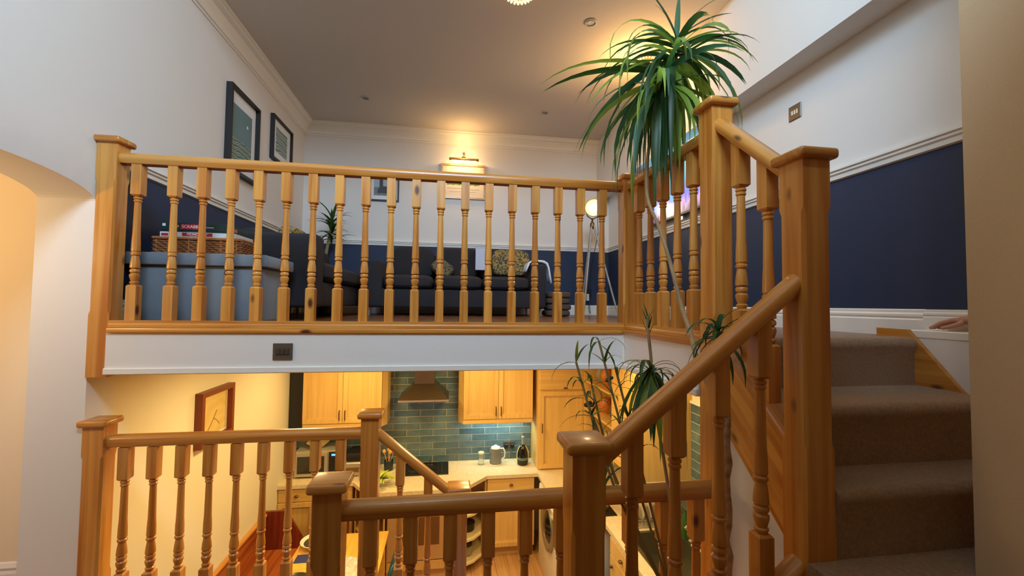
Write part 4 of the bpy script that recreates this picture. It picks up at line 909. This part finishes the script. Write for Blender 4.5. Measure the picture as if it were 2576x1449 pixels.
for i in range(4): single('plate',MB().lathe([(.03,-.004),(.085,-.008),(.09,-.002),(.085,.0),(.03,.003)],(1.655+.07*i,3.61,ZC+.106),22,'X'),plain('plate_white',(230,224,206),.2),'cream plate standing in the wire dish rack, %s from the left'%('first','second','third','fourth')[i],'plate',(1.655+.07*i,3.61,ZC+.0125),'plates in the dish rack')
for i,(x,y) in enumerate(((1.93,2.48),(1.98,2.50),(1.90,2.58),(2.012,2.66))):
    single('drinking_glass',MB().lathe([(.028,0),(.034,.1),(.0325,.1),(.026,.006)],(x,y,ZC+.001),14),glass,('clear drinking glass beside the sink in the corner by the tiles','clear drinking glass nearest the viewer against the teal tiles','clear drinking glass standing furthest from the tiles beside the sink','clear drinking glass against the tiles nearest the sink tap')[i],'glass',(x,y,ZC+.001),'glasses drying beside the sink')
single('green_bottle',MB().lathe([(.03,0),(.033,.01),(.033,.14),(.012,.18),(.012,.22)],(1.97,3.30,ZC+.005),16),plain('green_plastic',(50,92,40),.25),'green washing-up bottle beside the sink tap','bottle',(1.97,3.30,ZC+.005))
t=T('waste_bin','dark waste bin with green liner in the gap beside the washing machine','bin',(1.22,3.5,ZF))
t.p('bin_body',MB().lathe([(.11,0),(.13,.02),(.14,.5),(.13,.5),(.125,.03)],(1.22,3.5,ZF+.001),20),blk)
t.p('liner',MB().lathe([(.142,.46),(.144,.51),(.132,.51),(.12,.40)],(1.22,3.5,ZF+.001),20),plain('green_liner',(92,120,30),.5))
# kitchen picture on the left wall
redf=plain('red_brown_frame',(120,52,26),.4)
t=T('framed_drawing','deep red-brown framed sepia drawing on the left kitchen wall','picture',(XL,3.45,-.75))
y0,y1,z0,z1=3.23,3.68,-.905,-.52
frame_on_x(t,XL,y0,y1,z0,z1,.035,.05,redf)
t.p('drawing',MB().box(XL+.012,XL+.014,y0+.05,y1-.05,z0+.05,z1-.05),artmat('sepia_drawing',[(214,184,112),(220,190,120),(210,180,106)],2,9),smooth=0)
t.p('drawn_figure',MB().tube([(XL+.015,3.37,-.82),(XL+.015,3.45,-.74),(XL+.015,3.49,-.69)],.002,5).tube([(XL+.015,3.45,-.74),(XL+.015,3.50,-.77),(XL+.015,3.53,-.80)],.0016,5),plain('sepia_ink',(120,84,40),.6))
# dining: pew, table, chair
pw=wood('pew_timber','Y',(176,96,44),(140,66,26),.35,knots=False)
t=T('wooden_bench','red-brown wooden bench with solid back against the left kitchen wall','bench',(-1.5,4,ZF))
t.p('backrest',MB().box(XL+.003,XL+.03,2.75,4.42,ZF+.4,-1.93,.004),pw)
t.p('top_rail',MB().box(XL+.003,XL+.04,2.75,4.44,-1.93,-1.905,.005),pineY)
t.p('seat',MB().box(XL+.03,-1.32,2.8,4.42,ZF+.41,ZF+.44,.005),pw)
redz=wood('pew_end_timber','Z',(128,52,28),(92,28,16),.35,knots=False)
for y in (4.42,2.76): t.p('end_panel',MB().extY([(XL+.003,ZF),(-1.33,ZF),(-1.33,ZF+.5),(-1.44,-1.98),(-1.50,-1.885),(XL+.003,-1.885)],y,y+.03),redz,smooth=0)
t=T('wooden_chair','dark red wooden chair at the far end of the dining table','chair',(-1.12,4.4,ZF))
t.p('seat',MB().box(-1.32,-.95,4.22,4.60,ZF+.43,ZF+.46,.005),redz)
t.p('backrest',MB().box(-1.32,-.95,4.58,4.61,ZF+.46,ZF+.66,.01,2),redz)
for x in (-1.30,-.97):
    for y in (4.24,4.59): t.p('leg',MB().box(x-.015,x+.015,y-.015,y+.015,ZF,ZF+.43),redz,smooth=0)
honey=wood('honey_table_top','Y',(240,186,84),(226,160,58),.28,knots=True,coat=.3)
t=T('dining_table','honey-coloured wooden dining table below the landing','table',(-.84,3.5,ZF))
t.p('table_top',MB().box(-1.20,-.485,2.75,4.02,ZF+.722,ZF+.75,.006,2),honey)
for x in (-1.15,-.535):
    for y in (2.8,3.97): t.p('leg',MB().box(x-.025,x+.025,y-.025,y+.025,ZF,ZF+.721),honey,smooth=0)
t.p('apron',MB().box(-1.15,-.535,3.95,3.97,ZF+.65,ZF+.722).box(-1.15,-.535,2.8,2.82,ZF+.65,ZF+.722),honey,smooth=0)
TT=ZF+.7515
t=T('dinner_plate','white-rimmed dark bowl at the far left of the dining table','bowl',(-1.08,3.88,TT))
t.p('bowl',MB().lathe([(.05,0),(.10,.02),(.125,.045),(.12,.047),(.1,.03),(.04,.012)],(-1.06,3.86,TT),24),plain('plate_white',(230,224,206),.2))
t.p('dark_food',MB().lathe([(.001,.028),(.096,.03),(.098,.026)],(-1.06,3.86,TT),20),plain('dark_food',(52,46,24),.6))
single('magazine',MB().box(-1.16,-.96,3.60,3.72,TT,TT+.006),plain('blue_cover',(44,56,110),.4),'blue magazine under the edge of the bowl on the dining table','magazine',(-1.06,3.66,TT),smooth=0)
single('magazine',MB().box(-1.17,-.93,3.44,3.59,TT,TT+.012),plain('orange_cover',(236,176,70),.45,var=.2,vscale=25),'orange and white magazine on the left of the dining table','magazine',(-1.05,3.51,TT),smooth=0)
t=T('serving_dish','dark oval dish at the near left of the dining table','dish',(-1.06,3.3,TT))
t.p('dish',MB().lathe([(.06,0),(.12,.03),(.13,.04),(.125,.042),(.11,.03),(.05,.012)],(-1.06,3.3,TT),24),plain('dark_dish',(56,54,34),.3))
t=T('crumpled_cloth','crumpled grey patterned napkin on the dining table','cloth',(-.72,3.4,TT))
v=[];f=[]; K=12
for i in range(K):
    for j in range(K): v.append((-.82+.26*i/(K-1),3.30+.32*j/(K-1),TT+.006+.028*abs(math.sin(i*1.1+j*.6)*math.cos(j*.9-i*.35))))
for i in range(K-1):
    for j in range(K-1): f.append((i*K+j,i*K+K+j,i*K+K+j+1,i*K+j+1))
o=t.p('fabric',MB().add(v,f),plain('napkin_grey',(206,196,180),.8,var=.3,vscale=25)); md=o.modifiers.new('s','SOLIDIFY'); md.thickness=.003; md.offset=1
single('tomato',MB().ball((-.60,3.78,TT+.021),.022,(1,1,.9)),plain('red_orange_skin',(226,70,30),.3),'small red tomato near the right edge of the dining table','tomato',(-.60,3.78,TT+.001))
t=T('leafy_plant','yellow-green leafy plant in a glass vase on the worktop left of the hob','plant',(-.66,4.62,ZC))
t.p('vase',MB().lathe([(.035,0),(.042,.02),(.036,.07),(.03,.09),(.028,.09),(.034,.02)],(-.66,4.62,ZC+.001),16),glass)
for i in range(26): t.p('leaf',leaf((-.66,4.62,ZC+.06),i*2.4,R_.uniform(.1,1.3),R_.uniform(.12,.21),.042,R_.uniform(.3,1.5),6),plain('bright_leaf',(176,190,70),.4,vary=.2),smooth=60)
t=T('glass_vase','empty clear glass vase on the counter corner left of the leafy plant','vase',(-.86,4.80,ZC))
t.p('glass_body',MB().lathe([(.035,0),(.045,.02),(.05,.12),(.03,.16),(.034,.18),(.032,.18),(.028,.16),(.046,.12),(.04,.02)],(-.86,4.80,ZC+.001),18),glass)
teal=plain('teal_chair_shell',(34,92,100),.45)
t=T('dining_chair','teal dining chair tucked at the right side of the table','chair',(-.45,3.4,ZF))
v=[];f=[]
for i in range(9):
    for j in range(9):
        a=(i-4)/4; h=j/8; v.append((-.43+.10*h-.03*a*a,3.40+.21*a*(1-.25*h*h),ZF+.46+.42*h))
for i in range(8):
    for j in range(8): f.append((i*9+j,i*9+9+j,i*9+10+j,i*9+j+1))
o=t.p('backrest',MB().add(v,f),teal); md=o.modifiers.new('s','SOLIDIFY'); md.thickness=.014
t.p('seat',MB().cushion((-.60,3.4,ZF+.455),.34,.40,.04),teal)
for x in (-.72,-.46):
    for y in (3.26,3.54): t.p('leg',MB().tube([(x,y,ZF+.44),(x+(x+.59)*.25,y+(y-3.4)*.25,ZF+.003)],[.013,.009],8),palew)
# ============================================================ BIG DRACAENA IN THE STAIRWELL
cx,cy=.912,1.30
t=T('dracaena','very tall dracaena with bark trunk and drooping leaf crowns in the stairwell','plant',(cx,cy,ZL))
t.p('pot',MB().lathe([(.10,.002),(.13,.25),(.14,.26),(.125,.26),(.11,.22)],(cx-.01,cy+.0,ZL),20),plain('terracotta',(168,96,60),.8))
pts=[(cx,cy,ZL+.2+.05*i) for i in range(21)]
t.p('trunk',MB().tube([(cx+.004*math.sin(i*2.1),cy+.004*math.cos(i*1.7),p[2]) for i,p in enumerate(pts)]+[(cx+.002,cy,-.235)],[.0245+.002*math.sin(i*3.3) for i in range(21)]+[.020],12),bark)
# thin upper stem, swinging left to the crown
stem=[(cx,cy,-.25),(.885,1.33,-.15),(.882,1.40,-.059),(.925,1.5,.012),(.945,1.6,.118),(.93,1.66,.30),(.90,1.70,.46),(.868,1.75,.62),(.88,1.75,.85),(.94,1.75,1.05),(1.0,1.75,1.22),(1.013,1.75,1.33)]
def smooth_path(p,k=4):
    P=[Vector(q) for q in p]; out=[]
    for i in range(len(P)-1):
        a=P[max(i-1,0)];b=P[i];c=P[i+1];d=P[min(i+2,len(P)-1)]
        for j in range(k):
            s=j/k; out.append(.5*((2*b)+(c-a)*s+(2*a-5*b+4*c-d)*s*s+(3*b-a-3*c+d)*s**3))
    out.append(P[-1]); return out
sp_=smooth_path(stem); t.p('stem',MB().tube(sp_,[.010-.004*i/len(sp_) for i in range(len(sp_))],8),stemm)
ap=Vector((1.013,1.75,1.335))
# crown: upper spray
for az,el,L,d in ((2.75,1.25,.30,.25),(.9,1.35,.30,.15),(.25,1.0,.40,.35),(.1,.75,.36,.35),(3.05,.35,.24,.8),(2.2,1.3,.25,.3)):
    t.p('leaf',leaf(ap,az,el,L,.026,d),leafd,smooth=60)
# arching side leaves
for i in range(28):
    az=(PI+R_.uniform(-.75,.75)) if i%2 else R_.uniform(-.9,.75)
    b=ap-Vector((0,0,R_.uniform(.0,.12)))
    t.p('leaf',leaf(b,az,R_.uniform(.15,.6),R_.uniform(.36,.56) if i%2 else R_.uniform(.26,.42),R_.uniform(.016,.026),R_.uniform(.8,1.9),10),leafm if i%3 else leafy,smooth=60)
# hanging skirt
for i in range(104):
    s_=i/104; b=ap+Vector((-.10*s_,0,-.03-.24*s_))
    az=PI+R_.uniform(-1.7,1.5) if R_.random()<.62 else R_.uniform(-1.5,.9)
    el=R_.uniform(-1.3,-.45) if i%3 else R_.uniform(-.5,.3)
    L=R_.uniform(.44,.66)*(1-.15*s_)
    if math.cos(az)>0: L*=.85
    t.p('leaf',leaf(b,az,el,L,R_.uniform(.024,.038),R_.uniform(.5,1.2),8,twist=R_.uniform(-.8,.8)),(leafm,leafm,leafd,leafy)[i%4] if i%12 else leafy,smooth=60)
# second crown beside the trunk
c2=Vector((.918,1.33,.03))
t.p('shoot',MB().tube([(cx,cy,-.24),(.90,1.32,-.1),tuple(c2)],[.009,.007,.006],8),stemm)
for i in range(26): t.p('leaf',leaf(c2+Vector((0,0,R_.uniform(-.03,.03))),i*2.4,R_.uniform(-.9,1.2),R_.uniform(.10,.21),.018,R_.uniform(.5,1.8),7),leafd if i%2 else leafm,smooth=60)
# third crown: upright shoot and tufts at left
t2=T('dracaena','slender dracaena with a spiky shoot and hanging tuft left of the trunk','plant',(.80,1.42,ZL))
s3=[(.85,1.38,ZL+.2),(.83,1.42,-.9),(.80,1.46,-.5),(.765,1.5,-.20),(.760,1.5,-.08),(.748,1.5,.03),(.744,1.5,.085)]
t2.p('pot',MB().lathe([(.07,.002),(.085,.19),(.09,.2),(.08,.2)],(.72,1.25,ZL),16),plain('terracotta',(168,96,60),.8))
s3[0]=(.72,1.25,ZL+.15)
t2.p('stem',MB().tube(smooth_path(s3),[.008]*8+[.006]*16+[.004]*1,8),stemm)
for i in range(7): t2.p('leaf',leaf(Vector((.748,1.5,.0+.012*i)),i*2.4,1.25,.07,.008,.2,4),leafm,smooth=60)
c3=Vector((.760,1.5,-.115))
for i in range(40):
    az=i*2.4; hang=i%2
    t2.p('leaf',leaf(c3+Vector((0,0,R_.uniform(-.03,.02))),az,R_.uniform(-1.2,-.7) if hang else R_.uniform(.2,.9),R_.uniform(.22,.40) if hang else R_.uniform(.13,.24),.026 if hang else .010,.7 if hang else 2.0,8),(leafd,leafy,leafm)[i//2%3] if hang else leafm,smooth=60)
# a third: cane plant with thin fronds and seed heads, left
t3=T('cane_plant','wispy cane plant with thin brown stems behind the sloping handrail','plant',(.70,1.35,ZL))
t3.p('pot',MB().lathe([(.06,.002),(.075,.17),(.08,.18),(.07,.18)],(.90,1.02 if False else 1.42,ZL),16),plain('terracotta',(168,96,60),.8))
dark_head=plain('dried_seed_head',(84,80,44),.9,bump=.6,bscale=80)
for tip,mid in (((.50,1.6,-.10),(.62,1.5,-.55)),((.60,1.62,-.02),(.70,1.52,-.5)),((.66,1.6,-.12),(.74,1.5,-.55)),((.55,1.62,-.25),(.66,1.5,-.6)),((.585,1.66,-.20),(.66,1.55,-.6))):
    pth=smooth_path([(.90,1.42,ZL+.14),(.84,1.45,-1.0),mid,tip]); t3.p('cane',MB().tube(pth,.0045,6),plain('brown_cane',(138,118,66),.8))
    for k in range(12):
        p=pth[-1-k//3]; t3.p('leaf',leaf(p,k*2.4+tip[0]*9,R_.uniform(-.2,1.3),R_.uniform(.08,.17),.011,R_.uniform(.4,1.8),5),leafy if k%3==0 else leafm,smooth=60)
for p in ((.585,1.66,-.28),(.55,1.62,-.27),(.63,1.6,-.17)):
    t3.p('seed_head',MB().ball(p,.012,(1,1,.7),8).ball((p[0]+.014,p[1],p[2]+.009),.009,(1,1,.8),8),dark_head)
# ============================================================ HAND ON THE LEDGE (arm continues behind the near wall)
skin=plain('skin',(196,140,116),.55,var=.08,vscale=30)
t=T('person','hand of a person resting on the white ledge at the far right','person',(2.02,1.34,.038))
def skinmesh(chains,name,mat,sub=1):
    verts=[];edges=[];rad=[]
    for ch in chains:
        prev=ch.get('root')
        for p,r_ in ch['p']:
            verts.append(Vector(p)-t.loc); rad.append(r_)
            if prev is not None: edges.append((prev,len(verts)-1))
            prev=len(verts)-1
        ch['last']=prev
    me=bpy.data.meshes.new(name); me.from_pydata([tuple(q) for q in verts],edges,[]); me.materials.append(mat)
    o=bpy.data.objects.new(name,me); COL.objects.link(o); o.parent=t.o
    sk_=o.modifiers.new('k','SKIN'); 
    if not me.skin_vertices: 
        bm=bmesh.new(); bm.from_mesh(me); bm.verts.layers.skin.verify(); bm.to_mesh(me); bm.free()
    for i,r_ in enumerate(rad):
        rr=r_ if isinstance(r_,tuple) else (r_,r_); me.skin_vertices[0].data[i].radius=rr
    me.skin_vertices[0].data[0].use_root=True
    o.modifiers.new('s','SUBSURF').levels=2; o.modifiers['s'].render_levels=2
    for p_ in me.polygons: p_.use_smooth=True
    return o
A=[((2.026,.97,.14),(.028,.026)),((2.024,1.12,.125),(.026,.024)),((2.022,1.26,.105),(.022,.020)),((2.020,1.335,.092),(.020,.016)),((2.016,1.365,.086),(.024,.014)),((2.012,1.405,.078),(.027,.013))]
chs=[{'p':A}]
for i,(dx,L) in enumerate(((-.027,.9),(-.009,1.0),(.008,.95),(.024,.75))):
    b=(2.012+dx,1.412,.077)
    chs.append({'root':5,'p':[(b,.0095),((b[0]+dx*.15,b[1]+.030*L,.068),.0088),((b[0]+dx*.25,b[1]+.052*L,.054),.008),((b[0]+dx*.3,b[1]+.072*L,.0448),.007)]})
chs.append({'root':4,'p':[((1.986,1.378,.066),.0098),((1.972,1.402,.055),.0088),((1.964,1.428,.0465),.0076)]})
skinmesh(chs,'hand_and_forearm',skin)
